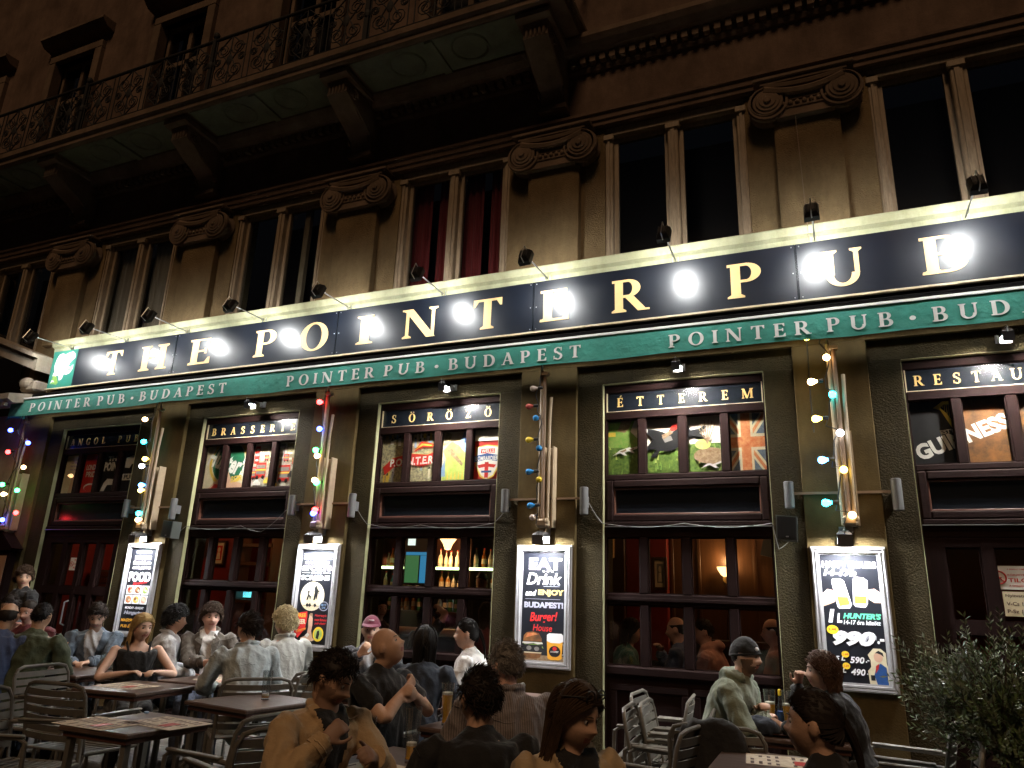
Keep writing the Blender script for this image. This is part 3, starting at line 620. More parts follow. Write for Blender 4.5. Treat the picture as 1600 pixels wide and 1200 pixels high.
# ------------------------------------------------------------------ ground-floor shopfronts
FY=Y0+.105        # frame face
GY=Y0+.155        # glass
def four(h=.735,mw=.075):
    w=(2*h-3*mw)/4; return [(-h+i*(w+mw),-h+i*(w+mw)+w) for i in range(4)]
for k in range(1,7):
    x=BX[k]; m=MB()
    m.box(x-.755,x-.735,FY-.005,FY+.12,0,3.61); m.box(x+.735,x+.755,FY-.005,FY+.12,0,3.61)
    for z0,z1,dy in((3.53,3.61,0),(3.255,3.335,-.004),(2.66,2.71,-.004),(2.225,2.265,-.03),(2.125,2.225,0)): m.box(x-.735,x+.735,FY+dy,FY+.11,z0,z1,.006)
    sf=part(m,'shopfront','wood_h')
    # lettering board
    m=MB(); m.box(x-.735,x+.735,FY+.02,FY+.06,3.335,3.53); part(m,'sign_board','black_panel',sf)
    m=MB()
    for q in((-.735,-.725,3.335,3.53),(.725,.735,3.335,3.53),(-.725,.725,3.335,3.341)): m.box(x+q[0],x+q[1],FY+.008,FY+.03,q[2],q[3])
    part(m,'board_beading','cream_trim',sf)
    if k in BOARD:
        s=BOARD[k]; h=.092; sp=1.30 if k==5 else 1.38
        n=len(s); pitch=1.40/(n+.0); ws=[serif_glyph(c.replace('Ő','Ö'))[1]*h for c in s]
        for i,c in enumerate(s):
            if c==' ': continue
            g_,w_=glyph_mesh(c.replace('Ő','Ö'),x-.70+pitch*(i+.5)-ws[i]/2,FY+.02,3.385,h,thick=.002); g_.build('letter','gold_small',sf)
    # transom lights with the prints
    for i in range(3):
        c=four()[i][1]; m=MB(); m.box(x+c,x+c+.075,FY-.001,FY+.09,2.71,3.255,.006); part(m,'mullion','wood',sf)
    if k in PRINTS:
        PRINTS[k](x-.735,x+.735,2.712,3.253,FY+.075,sf)
    else:
        m=MB(); m.box(x-.735,x+.735,FY+.085,FY+.09,2.712,3.253); part(m,'picture_print','pr_amber',sf)
    for a,b in four():
        m=MB(); m.box(x+a,x+b,FY+.030,FY+.032,2.71,3.255); part(m,'pane','window_glass',sf)
        m=MB(); 
        for q in((a,a+.008,2.71,3.255),(b-.008,b,2.71,3.255),(a+.008,b-.008,2.71,2.718),(a+.008,b-.008,3.247,3.255)): m.box(x+q[0],x+q[1],FY+.014,FY+.029,q[2],q[3])
        part(m,'glazing_bead','wood',sf)
    # blank black box sign
    m=MB(); m.box(x-.735,x+.735,FY+.045,FY+.09,2.265,2.66); part(m,'box_back','black_panel',sf)
    m=MB()
    for q in((-.735,-.665,2.268,2.657),(.665,.735,2.268,2.657),(-.665,.665,2.585,2.657),(-.665,.665,2.268,2.335)): m.box(x+q[0],x+q[1],FY-.012,FY+.05,q[2],q[3],.012)
    part(m,'box_frame','wood_h',sf)
    m=MB()
    for q in((-.665,-.652,2.335,2.585),(.652,.665,2.335,2.585),(-.652,.652,2.572,2.585),(-.652,.652,2.335,2.348)): m.box(x+q[0],x+q[1],FY+.012,FY+.05,q[2],q[3],.003)
    part(m,'box_beading','table_edge',sf)
    m=MB(); m.box(x-.74,x+.74,FY-.036,FY-.03,2.216,2.223); part(m,'drip_strip','steel',sf)
    if k in(1,5,6):     # doors
        cols=[(-.60,-.36),(-.275,-.035),(.035,.275),(.36,.60)]
        m=MB()
        for a,b in((-.735,-.60),(-.36,-.275),(.275,.36),(.60,.735),(-.035,-.004),(.004,.035)): m.box(x+a,x+b,FY,FY+.08,0.02,2.125)
        for a,b in((-.60,-.36),(-.275,-.035),(.035,.275),(.36,.60)):
            for z0,z1 in((2.05,2.125),(1.40,1.50),(.78,.90),(0.02,.12)): m.box(x+a,x+b,FY+.002,FY+.078,z0,z1)
            m.box(x+a,x+b,FY+.03,FY+.06,.12,.78)
        part(m,'door_leaf','wood',sf)
        rows=((1.50,2.05),(.90,1.40))
    else:
        cols=four(); rows=((1.625,2.125),(1.007,1.525))
        for i in range(3):
            c=cols[i][1]
            for z0,z1 in rows: m=MB(); m.box(x+c,x+c+.075,FY-.001,FY+.09,z0,z1,.006); part(m,'mullion','wood',sf)
        m=MB(); m.box(x-.735,x+.735,FY,FY+.1,1.525,1.625,.01); m.box(x-.735,x+.735,FY-.02,FY+.005,1.56,1.59,.004); part(m,'middle_rail','wood_h',sf)
        m=MB(); m.box(x-.735,x+.735,FY-.03,FY+.1,.93,1.007,.012); part(m,'sill','wood_h',sf)
        m=MB(); m.box(x-.735,x+.735,FY+.01,FY+.09,0,.93)
        for i in range(2):
            a=-.70+.72*i
            for q in((a,a+.68,.80,.86),(a,a+.68,.12,.18),(a,a+.06,.18,.80),(a+.62,a+.68,.18,.80)): m.box(x+q[0],x+q[1],FY-.012,FY+.012,q[2],q[3],.008)
        part(m,'base_panel','wood_h',sf)
    for a,b in cols:
        for z0,z1 in rows:
            m=MB(); m.box(x+a,x+b,GY-.002,GY+.002,z0,z1); part(m,'pane','window_glass',sf)
            m=MB()
            for q in((a,a+.012,z0,z1),(b-.012,b,z0,z1),(a+.012,b-.012,z0,z0+.010),(a+.012,b-.012,z1-.012,z1)): m.box(x+q[0],x+q[1],GY-.025,GY-.003,q[2],q[3])
            part(m,'glazing_bead','wood',sf)
    if k in(1,5,6):
        m=MB(); m.tube([(x-.02,FY-.01,1.02),(x-.02,FY-.06,1.04),(x-.02,FY-.06,1.30),(x-.02,FY-.01,1.32)],.011,8); part(m,'door_handle','steel',sf)
# ------------------------------------------------------------------ inside of the pub
IY=7.0
m=MB(); m.box(-10.6,4.2,IY,11.6,-.05,.02); part(m,'interior_floor','wainscot')
m=MB(); m.box(-10.6,4.2,IY,11.6,3.75,3.85); part(m,'interior_ceiling','ceiling_dark')
m=MB(); m.box(-10.6,4.2,11.0,11.1,0.02,3.75); part(m,'interior_back_wall','red_wall')
m=MB(); m.box(-10.7,-10.6,IY,11.6,0,3.85); m.box(4.2,4.3,IY,11.6,0,3.85); part(m,'interior_side_wall','red_wall')
m=MB(); m.box(-2.45,1.0,8.55,8.65,0.02,3.75); part(m,'partition_wall','panel_brown')
m=MB(); m.box(-2.20,-1.72,8.44,8.545,.95,3.4,.01); part(m,'red_pier','red_wall')
for i in range(9):
    m=MB(); m.box(-1.70+.30*i,-1.665+.30*i,8.53,8.549,1.2,3.7,.004); part(m,'panel_batten','panel_brown')
m=MB(); m.box(-1.72,1.0,8.50,8.549,1.12,1.20,.01); m.box(-1.72,1.0,8.52,8.549,2.55,2.62,.01); part(m,'dado_rail','wainscot')
m=MB(); m.box(-2.9,-2.2,8.40,8.54,.02,3.4,.01); part(m,'cabinet_wall','wainscot')
m=MB(); m.box(1.9,4.2,8.3,8.4,0.02,3.75); part(m,'partition_wall','red_wall')
m=MB(); m.box(-10.6,-8.55,8.95,9.05,0.02,3.75); part(m,'partition_wall','red_wall')
for a,b in((-10.6,-8.55),(1.9,4.2)):
    m=MB(); y=8.93 if a<0 else 8.28; m.box(a,b,y-.02,y,.02,1.25); 
    for i in range(int((b-a)/.42)): m.box(a+.05+.42*i,a+.40+.42*i,y-.035,y-.02,.15,1.15,.01)
    part(m,'wainscoting','wainscot')
# brick pier seen through the left door
bm_=MB(); bm_.box(-10.5,-9.1,8.02,8.2,.02,1.75); bk=part(bm_,'brick_pier','mortar')
b0=None
for r in range(11):
    for c in range(6):
        xx=-10.48+.23*c+(.115 if r%2 else 0); zz=.75+.09*r
        if xx>-9.25: continue
        if b0 is None: t_=MB(); t_.box(0,.215,-.02,.03,0,.075,.006); b0=part(t_,'brick','brick',bk,org=(0,0,0)); o=b0
        else: o=b0.copy(); COL.objects.link(o); o.parent=bk
        o.location=(xx+4,8.01-6.6+random.uniform(-.004,.004),zz)
def picture(x,y,z,w,h,label,mats=('wainscot','pr_cream','pr_brown')):
    t=thing('framed_picture',label,'picture',(x,y,z),'pictures on the pub walls'); m=MB()
    for q in((-w/2,-w/2+.03,-h/2,h/2),(w/2-.03,w/2,-h/2,h/2),(-w/2+.03,w/2-.03,h/2-.03,h/2),(-w/2+.03,w/2-.03,-h/2,-h/2+.03)): m.box(x+q[0],x+q[1],y-.03,y,z+q[2],z+q[3],.004)
    m.build('frame','gold_small' if mats[0]=='gold' else mats[0],t)
    p=Pic(x-w/2+.03,x+w/2-.03,z-h/2+.03,z+h/2-.03,y-.012); p.rect(mats[1],0,1,0,1); p.rect(mats[2],.18,.82,.15,.85); p.ell(mats[1],.5,.65,.14,.12,14); p.poly(mats[1],[(.3,.2),(.7,.2),(.62,.52),(.38,.52)]); p.build('print',t)
picture(-9.32,8.92,2.17,.40,.34,'framed landscape print on red wall, left of the framed portrait',('wainscot','pr_cream','pr_brown'))
picture(-8.86,8.92,2.08,.26,.38,'framed portrait on red wall behind the brasserie window',('wainscot','pr_cream','pr_red'))
picture(-1.80,8.43,1.88,.17,.36,'tall narrow notice framed on the red pier behind the dining room window',('wainscot','pr_cream','pr_grey'))
picture(-2.42,8.39,2.25,.20,.42,'tall gold framed picture hanging in the corner by the red pier',('gold','pr_brown','pr_amber'))
picture(-6.95,10.98,2.5,.24,.40,'slim framed picture on red wall left of the bar',('wainscot','pr_amber','pr_cream'))
picture(-6.55,10.98,2.45,.40,.46,'wide framed group picture on red wall beside the bar',('wainscot','pr_brown','pr_amber'))
picture(2.30,8.27,1.75,.24,.36,'small framed picture seen through the restaurant door',('wainscot','pr_cream','pr_brown'))
# sconce
def sconce(x,y,z,label):
    t=thing('wall_sconce',label,'lamp',(x,y,z)); m=MB(); m.lathe([(.0,0),(.05,.0),(.05,.015),(.02,.02)],14,(x,y,z-.05),Vector((0,-1,0))); m.tube([(x,y,z-.05),(x,y-.08,z-.09),(x,y-.11,z-.03)],.008,6); m.build('bracket','gold_small',t,True)
    m=MB(); m.lathe([(.03,-.03),(.055,-.01),(.085,.04),(.095,.07)],18,(x,y-.11,z)); m.build('lamp_shade','shade_warm',t,True)
    l=bpy.data.lights.new('sconce_light','POINT'); l.energy=7; l.color=(1,.62,.28); l.shadow_soft_size=.05; lo=bpy.data.objects.new('sconce_light',l); COL.objects.link(lo); lo.parent=t; lo.location=(0,-.12,.14)
sconce(-1.08,8.545,1.89,'lit cream glass sconce on brown panelled wall behind the dining room window')
# pendant lamps over the bar
def pendant(x,y,z,label,e=6,drop=1.4):
    t=thing('pendant_lamp',label,'lamp',(x,y,z)); m=MB(); m.tube([(x,y,z+.12),(x,y,3.75)],.006,6); m.build('cord','cable_black',t)
    m=MB(); m.lathe([(.02,.10),(.04,.085),(.145,.015),(.15,.0),(.14,.0),(.04,.07)],20,(x,y,z+.10)); m.build('cap','red_wall',t,True)
    m=MB(); m.lathe([(.125,.10),(.075,.03),(.05,-.03),(.045,-.05),(.02,-.06)],20,(x,y,z)); m.build('lamp_shade','shade_red' if e<5 else 'shade_warm',t,True)
    l=bpy.data.lights.new('pendant_light','POINT'); l.energy=e*2.4; l.color=(1,.5,.22); l.shadow_soft_size=.06; lo=bpy.data.objects.new('pendant_light',l); COL.objects.link(lo); lo.parent=t; lo.location=(0,0,-.16)
pendant(-5.22,9.7,2.27,'lit red and cream pendant lamp hanging over the bar',8)
pendant(-5.45,10.45,2.06,'smaller red pendant lamp low behind the bar shelf lamp',4)
pendant(-4.35,10.3,2.20,'red pendant lamp at the right end of the bar',4)
pendant(-6.35,10.2,2.0,'orange pendant lamp in front of the bar television',4)
pendant(-7.3,8.3,2.9,'red pendant lamp hanging deep in the brasserie room',7)
pendant(-.6,7.8,2.95,'red pendant lamp hanging high in the dining room',6)
pendant(2.6,7.8,2.7,'pendant lamp hanging behind the restaurant door',5)
pendant(-9.0,7.7,2.9,'pendant lamp hanging just inside the left door',5)
# bar back
t=thing('back_bar','tall wooden back bar with a glowing shelf edge','bar',(-5.4,10.0,.02))
m=MB(); m.box(-6.5,-4.2,10.15,10.2,.02,2.6); m.build('back_panel','wainscot',t)
m=MB(); m.box(-6.5,-4.2,9.85,10.15,1.935,1.965); m.build('shelf','wainscot',t)
m=MB(); m.box(-6.5,-4.2,9.838,9.85,1.932,1.968); m.build('glowing_edge','bar_strip',t)
m=MB(); m.box(-6.5,-4.2,9.85,10.15,1.60,1.625); m.build('shelf','wainscot',t)
m=MB(); m.box(-6.5,-4.2,9.80,10.15,1.30,1.33); m.build('shelf','wainscot',t)
m=MB(); m.box(-5.25,-4.85,10.13,10.148,1.34,1.58); m.build('lit_panel','tv_white',t)
m=MB(); m.box(-6.5,-4.2,9.75,10.15,.02,1.0); m.build('cupboard','wainscot',t)
for xx in(-6.5,-5.62,-4.95,-4.24): m=MB(); m.box(xx,xx+.04,9.86,10.15,1.0,2.6); m.build('upright','wainscot',t)
t=thing('bar_counter','long curved wooden bar counter in the tap room','bar',(-5.2,9.0,.02))
m=MB(); m.box(-6.2,-4.0,8.7,9.2,1.0,1.06,.02); m.build('counter_top','table_top',t); m=MB(); m.box(-6.15,-4.05,8.8,9.1,.02,1.0); m.build('front','wainscot',t)
m=MB(); m.tube([(-6.2,8.68,1.1),(-4.0,8.68,1.1)],.05,10); m.build('padded_rail','pr_skin',t,True)
t=thing('television','bar television showing a green pitch','television',(-5.75,9.80,2.1))
m=MB(); m.box(-6.0,-5.55,9.78,9.82,1.70,2.42,.01); m.build('casing','lamp_black',t)
m=MB(); m.box(-5.97,-5.74,9.772,9.778,1.73,2.13); m.build('screen','tv_green',t); m=MB(); m.box(-5.715,-5.60,9.772,9.778,1.73,2.13); m.build('side_banner','tv_blue',t)
m=MB(); m.box(-5.97,-5.60,9.772,9.778,2.135,2.18); m.build('score_bar','tv_blue',t); m=MB(); m.box(-5.95,-5.82,9.772,9.778,2.28,2.40); m.build('upper_screen','tv_white',t)
# bottles and glasses
glass_cols=dict(bottle_clear=(.5,.48,.38),bottle_amber=(.42,.16,.03),bottle_green=(.05,.22,.08),bottle_dark=(.03,.02,.02),bottle_blue=(.05,.22,.25))
for k_,c_ in glass_cols.items(): mat(k_,c_,.12,spec=.6)
def bottle_mesh(h,r,mt,nm='bottle'):
    m=MB(); m.lathe([(r*.9,0),(r,.01),(r,h*.55),(r*.75,h*.66),(r*.34,h*.76),(r*.32,h*.97),(r*.36,h)],10); return m
protos={}
def bottle(x,y,z,kind,lab,grp):
    if kind not in protos:
        m=bottle_mesh(.27+.04*(hash(kind)%1),.037,kind); o=m.build('bottle',kind,None,True,org=(0,0,0)); protos[kind]=o
        mm=MB(); mm.lathe([(.0378,.06),(.0378,.13)],10); mm.build('paper_label','pr_cream',o)
        mm=MB(); mm.lathe([(.0135,.255),(.0135,.275),(.008,.28)],8); mm.build('cap','pr_red',o)
    else:
        o=protos[kind].copy(); COL.objects.link(o)
        for c in protos[kind].children: cc=c.copy(); COL.objects.link(cc); cc.parent=o
    o.location=(x,y,z); o.rotation_euler=(0,0,random.uniform(0,6)); s=random.uniform(.8,1.05); o.scale=(s,s,s)
    tag(o,lab,'bottle',grp)
names={'bottle_clear':'clear','bottle_amber':'amber','bottle_green':'green','bottle_dark':'dark','bottle_blue':'blue green'}
for z,where in((1.968,'glowing top'),(1.628,'middle'),(1.333,'lowest')):
    x=-6.40
    while x<-4.3:
        kd=random.choice(list(glass_cols)) if z<1.9 else random.choice(('bottle_clear','bottle_amber','bottle_clear'))
        if not any(abs(x-u)<.05 for u in(-6.48,-5.6,-4.93)): bottle(x,9.95+random.uniform(-.03,.03),z,kd,f'{names[kd]} glass bottle on the {where} shelf behind the bar',f'{names[kd]} bottles on the {where} bar shelf')
        x+=random.uniform(.085,.12)
# things glimpsed in the rooms
t=thing('exit_sign','glowing cyan emergency exit sign in the brasserie room','sign',(-8.2,8.9,1.48)); m=MB(); m.box(-8.30,-8.08,8.90,8.94,1.42,1.54); m.build('housing','lamp_black',t); m=MB(); m.box(-8.29,-8.09,8.893,8.90,1.43,1.53); m.build('screen','exit_cyan',t); m=MB(); put_text(m,'EXIT',-8.27,-8.11,1.445,1.515,8.891,.02); m.build('lettering','white_print',t)
t=thing('slatted_shelf','pale slatted shelf unit standing behind the brasserie window','shelf',(-7.95,8.8,.02))
for zz in(1.35,1.62,1.89,2.16,2.43): m=MB(); m.box(-8.28,-7.62,8.7,8.95,zz,zz+.05); m.build('slat','panel_brown',t)
for xx in(-8.28,-7.65): m=MB(); m.box(xx,xx+.04,8.7,8.95,.02,2.5); m.build('upright','panel_brown',t)
t=thing('wall_television','wall television edge glowing cyan inside the left door','television',(-9.0,7.8,1.8)); m=MB(); m.box(-9.37,-9.13,7.60,7.66,1.50,2.35); m.build('casing','panel_brown',t); m=MB(); m.box(-9.26,-9.19,7.592,7.60,1.62,2.30); m.build('screen','neon_cyan',t)
t=thing('flat_television','dark television tilted on the dining room wall','television',(-.4,8.4,2.2)); m=MB(); m.obox((-.42,8.42,2.22),(.26,.02,.19),Matrix.Rotation(R_(14),3,'Y')@Matrix.Rotation(R_(-15),3,'Z')); m.build('casing','lamp_black',t)
# ------------------------------------------------------------------ notices on the doors
def notice(x0,x1,z0,z1,label,lines,sym=False,y=GY-.006):
    t=thing('door_notice',label,'notice',((x0+x1)/2,y,z0)); m=MB(); m.box(x0,x1,y-.002,y,z0,z1); m.build('paper','pr_white' if sym else 'pr_cream',t)
    m=MB(); w_,h_=x1-x0,z1-z0; u0=x0+(.40*w_ if sym else .08*w_); n=len(lines)
    for i,(s,sz) in enumerate(lines): 
        zc=z1-h_*(i+.5)/n*.92-.03*h_; put_text(m,s,u0,x1-.06*w_,zc-sz*h_/2,zc+sz*h_/2,y-.003,.02)
    m.build('lettering','pr_red' if sym else 'ink',t)
    if sym:
        cx,cz,r=x0+.2*w_,(z0+z1)/2,.16*w_; m=MB(); m.tube([(cx+r*math.cos(a*.3),y-.003,cz+r*math.sin(a*.3)) for a in range(22)],.05*w_*.4,5); m.tube([(cx-r*.7,y-.003,cz+r*.7),(cx+r*.7,y-.003,cz-r*.7)],.045*w_*.4,5); m.build('ban_symbol','pr_red',t)
        m=MB(); m.box(cx-r*.55,cx+r*.4,y-.0035,y-.0025,cz-r*.12,cz+r*.08); m.build('cigarette','pr_black',t)
xb=BX[5]
notice(1.105,1.395,1.74,1.915,'white no smoking notice in red on the restaurant door glass',[('A BEJÁRAT 5 MÉTERES',.09),('KÖRZETÉBEN',.09),('TILOS',.17),('A DOHÁNYZÁS!',.09)],True)
notice(1.17,1.385,1.545,1.725,'pale opening hours notice on the restaurant door glass',[('Nyitvatartás',.15),('V-Cs 12-24',.15),('P-Sz 12-02',.15)])
notice(-9.26,-9.08,1.70,1.86,'small no smoking notice on the left door glass',[('TILOS A',.16),('DOHÁNYZÁS',.14),('SMOKING',.14)],True)
t=thing('mail_slot_plate','small pale plate on the restaurant door below the notices','plate',(1.34,FY,1.36)); m=MB(); m.box(1.27,1.40,FY-.012,FY,1.33,1.40,.004); m.build('plate','pr_white',t); m=MB(); m.box(1.29,1.38,FY-.014,FY-.0125,1.355,1.362); m.build('slot','pr_black',t)
# ------------------------------------------------------------------ fascia sign
SY=Y0-.11
sign=thing('fascia_sign','long glossy black fascia sign with gold serif letters above the awning','sign',(-4,SY,4.18))
seams=[-9.64,-7.72,-5.14,-2.65,-.08,2.5,5.0]
m=MB(); m.box(-10.15,-9.642,SY,SY+.04,4.19,4.747); m.build('green_panel','sign_green',sign)
for a,b in zip(seams,seams[1:]):
    m=MB(); m.box(a,b-.004,SY,SY+.04,4.19,4.747); m.build('panel','sign_black',sign)
    m=MB(); m.box(b-.013,b+.009,SY-.002,SY-.0005,4.20,4.74); m.build('seam_strip','black_panel',sign)
    m=MB()
    for zz in(4.22,4.46,4.72): m.ball((b-.035,SY-.001,zz),.006,8,5); m.ball((b+.03,SY-.001,zz),.006,8,5)
    m.build('screw','steel',sign)
m=MB(); m.box(-10.17,5.0,SY-.02,SY+.02,4.165,4.188,.004); m.build('bottom_trim','cream_trim',sign)
m=MB(); m.box(-10.16,5.0,SY+.04,Y0,4.19,4.735); m.build('backing','dark_gap',sign)
LX=[('T',-8.622,-8.301),('H',-7.976,-7.483),('E',-7.127,-6.76),('P',-6.089,-5.745),('O',-5.42,-5.017),('I',-4.636,-4.418),('N',-4.051,-3.604),('T',-3.206,-2.867),('E',-2.464,-2.149),('R',-1.732,-1.375),('P',-.669,-.354),('U',.114,.459),('B',.855,1.204)]
for c,a,b in LX:
    a*=1.0476;b*=1.0476; P_,W_=serif_glyph(c); h=.345; wd=b-a; sx=wd/(W_*h)
    g_,_=glyph_mesh(c,a,SY-.001,4.285,h,sx=sx,thick=.003); g_.build('letter','gold_letter',sign)
# emblem: pale hound's head and the words
p=Pic(-10.13,-9.66,4.20,4.735,SY-.001)
p.poly('pr_white',[(.10,.62),(.14,.80),(.22,.92),(.38,.95),(.50,.90),(.62,.94),(.82,.97),(.95,.88),(.97,.78),(.86,.72),(.78,.66),(.74,.56),(.84,.52),(.95,.60),(.96,.48),(.86,.36),(.70,.32),(.60,.36),(.56,.22),(.44,.18),(.40,.30),(.30,.34),(.20,.26),(.10,.34),(.16,.46)])
p.poly('sign' if 0 else 'pr_green',[(.07,.10),(.14,.34),(.30,.30),(.42,.12),(.36,.06),(.2,.10)]); p.text('pr_dkgreen','THE',.30,.48,.80,.88,.03); p.text('pr_dkgreen','POINTER',.16,.70,.62,.76,.03); p.text('pr_dkgreen','PUB',.52,.86,.40,.50,.03,.1,.05)
p.ell('pr_dkgreen',.85,.84,.03,.025,10); p.poly('pr_white',[(.06,.12),(.12,.22),(.2,.2),(.26,.14),(.18,.16)])
p.build('emblem',sign)
# ------------------------------------------------------------------ awning
VY=Y0-.255
aw=thing('awning','rolled awning with green valance and repeated white pub name','awning',(-4,6.4,3.76))
m=MB(); m.box(-10.55,5.1,Y0-.16,Y0,4.032,4.115,.01); m.build('cassette','dark_gap',aw)
m=MB(); m.box(-10.62,5.1,VY-.012,VY+.03,4.003,4.03,.004); m.build('front_bar','awning_hem',aw)
m=MB(); nx,nz=520,7; vs=[]; fs=[]
def vfold(x,v): return .010*math.sin(x*2.1+v*1.2)*v+.012*noise.noise((x*1.3,v*.7,2.))*v+.005*noise.noise((x*5,v*2,7.))*(v+.3)
for i in range(nx+1):
    x=-10.62+15.7*i/nx
    for j in range(nz+1):
        v=j/nz; z=4.005-v*(.243+.010*noise.noise((x*.9,1,3.))+.004*math.sin(x*6))
        vs.append((x,VY+vfold(x,v),z))
for i in range(nx):
    for j in range(nz): a=i*(nz+1)+j; fs.append((a,a+nz+1,a+nz+2,a+1))
m.add(vs,fs)
m.add([(-10.62,VY,4.005),(-10.62,Y0-.02,4.06),(-10.62,Y0-.02,3.80),(-10.62,VY,3.76)],[(0,1,2,3)])
m.add([(-10.62,VY+.01,3.80),(-10.72,VY+.03,3.72),(-10.60,VY+.02,3.752)],[(0,1,2)])
m.build('valance','awning_green',aw,True,60)
txt='POINTER PUB • BUDAPEST'
def advance(c): return {'•':.62,' ':.30}.get(c,serif_glyph(c)[1]+.36)
tot=sum(advance(c) for c in txt)
for st in(-10.20,-5.70,-1.26,3.2):
    h=.125; L_=3.66; k_=L_/(tot*h); x=st
    for c in txt:
        if c!=' ':
            g_,_=glyph_mesh(c,x+(.18 if c!='•' else .1)*h*k_,0,3.81,h,sx=k_*.93,thick=.0015)
            mid=x+.5*h
            g_.v=[(a,VY+vfold(a,min(1,max(0,(4.005-z)/.245)))-.006+y,z) for a,y,z in g_.v]
            if mid<2.4: g_.build('letter','letter_white',aw)
        x+=advance(c)*h*k_
# ------------------------------------------------------------------ flood lamps
def orient(n): return Vector(n).normalized().to_track_quat('Z','X').to_matrix()
def flood(name,label,group,pos,n,size,lens,arm,cat='lamp',house='lamp_black',plate=None,visor=0):
    t=thing(name,label,cat,tuple(pos),group); r=orient(n); p=Vector(pos); a,b,d=size
    m=MB()
    prof=[(.0,1.0),(-.4*d,1.0),(-.85*d,.72),(-d,.45)]
    vs=[];fs=[]
    for z,k_ in prof:
        for sx,sy in((-1,-1),(1,-1),(1,1),(-1,1)): vs.append(tuple(p+r@Vector((sx*a*k_,sy*b*k_,z))))
    for i in range(3):
        for j in range(4): fs.append((i*4+j,i*4+(j+1)%4,i*4+4+(j+1)%4,i*4+4+j))
    fs.append((15,14,13,12)); m.add(vs,fs)
    for q in((-1,-.86,-1,1),(.86,1,-1,1),(-.86,.86,-1,-.84),(-.86,.86,.84,1)):
        c=p+r@Vector(((q[0]+q[1])/2*a,(q[2]+q[3])/2*b,.005)); m.obox(c,((q[1]-q[0])/2*a,(q[3]-q[2])/2*b,.008),r)
    if visor:  # side blades added to keep the lamp's spill off the walls
        for sx in(-1,1): m.obox(p+r@Vector((sx*a*.97,0,visor/2)),(.003,b,visor/2),r)
    for i in range(4): m.obox(p+r@Vector((0,(-.6+.4*i)*b,-d*.75)),(a*.6,.003,d*.28),r)
    m.build('housing',house,t)
    m=MB(); m.obox(p+r@Vector((0,0,.004)),(a*.84,b*.82,.002),r); m.build('lens',lens,t)
    if arm:
        m=MB(); m.tube(arm,.007,6); m.build('arm','steel',t)
        e=Vector(arm[0]); m=MB(); m.box(e.x-.035,e.x+.035,e.y-.004,e.y+.004,e.z-.035,e.z+.035); m.box(e.x-.03,e.x-.024,e.y-.03,e.y,e.z-.03,e.z+.03); m.box(e.x+.024,e.x+.03,e.y-.03,e.y,e.z-.03,e.z+.03); m.build('wall_plate','steel',t)
        if len(arm)>1:
            m=MB(); m.tube([p+r@Vector((-a*1.05,0,-d*.3)),p+r@Vector((-a*1.05,0,-d*1.2)),p+r@Vector((a*1.05,0,-d*1.2)),p+r@Vector((a*1.05,0,-d*.3))],.005,5); m.build('yoke','steel',t)
    return t
LAMPX=[-9.81,-8.71,-7.585,-6.29,-5.01,-3.747,-2.507,-1.172,.087,1.274,2.5]
wherel=['beside the green emblem at the left end','above the letter H of THE','above the gap after THE','above the first O','above the letter I','above the first T of POINTER','above the E of POINTER','above the letter R','above the letter U','above the letter B','past the end of the lettering']
for i,x in enumerate(LAMPX):
    hx=x+random.uniform(-.01,.01); hz=4.735+random.uniform(-.015,.015); hy=SY-.555+random.uniform(-.02,.02)
    flood('sign_floodlight','small black floodlight on a thin arm '+wherel[i],'floodlights over the fascia sign',(hx,hy,hz),(random.uniform(-.05,.05),.88,-.42),(.078,.060,.085),'led_lens',[(x,6.53,4.775),(x,6.35,4.772),(hx,hy-.03,hz+.035)])
for k,dx,lab in((2,.19,'brasserie'),(3,.20,'beer hall'),(4,.02,'dining room'),(5,-.02,'restaurant')):
    x=BX[k]+dx
    flood('window_floodlight',f'black floodlight shining down over the {lab} board','floodlights over the window boards',(x,6.42,3.67),(0,.16,-1),(.055,.04,.05),'led_lens_bay',visor=.06,arm=[(x,6.644,3.71),(x,6.56,3.72),(x,6.43,3.71)])
for k,lab in((2,'food'),(3,'sports'),(4,'eat and drink'),(5,'happy hours')):
    x=PX[k]+(.02 if k<5 else -.01)
    flood('poster_floodlight',f'grey floodlight shining down on the {lab} poster','floodlights over the posters',(x,6.43,2.115),(.0,.15,-1),(.085,.055,.035),'led_lens_poster',visor=.075,arm=[(x,6.592,2.165),(x,6.50,2.17),(x,6.43,2.15)],house='lamp_grey')
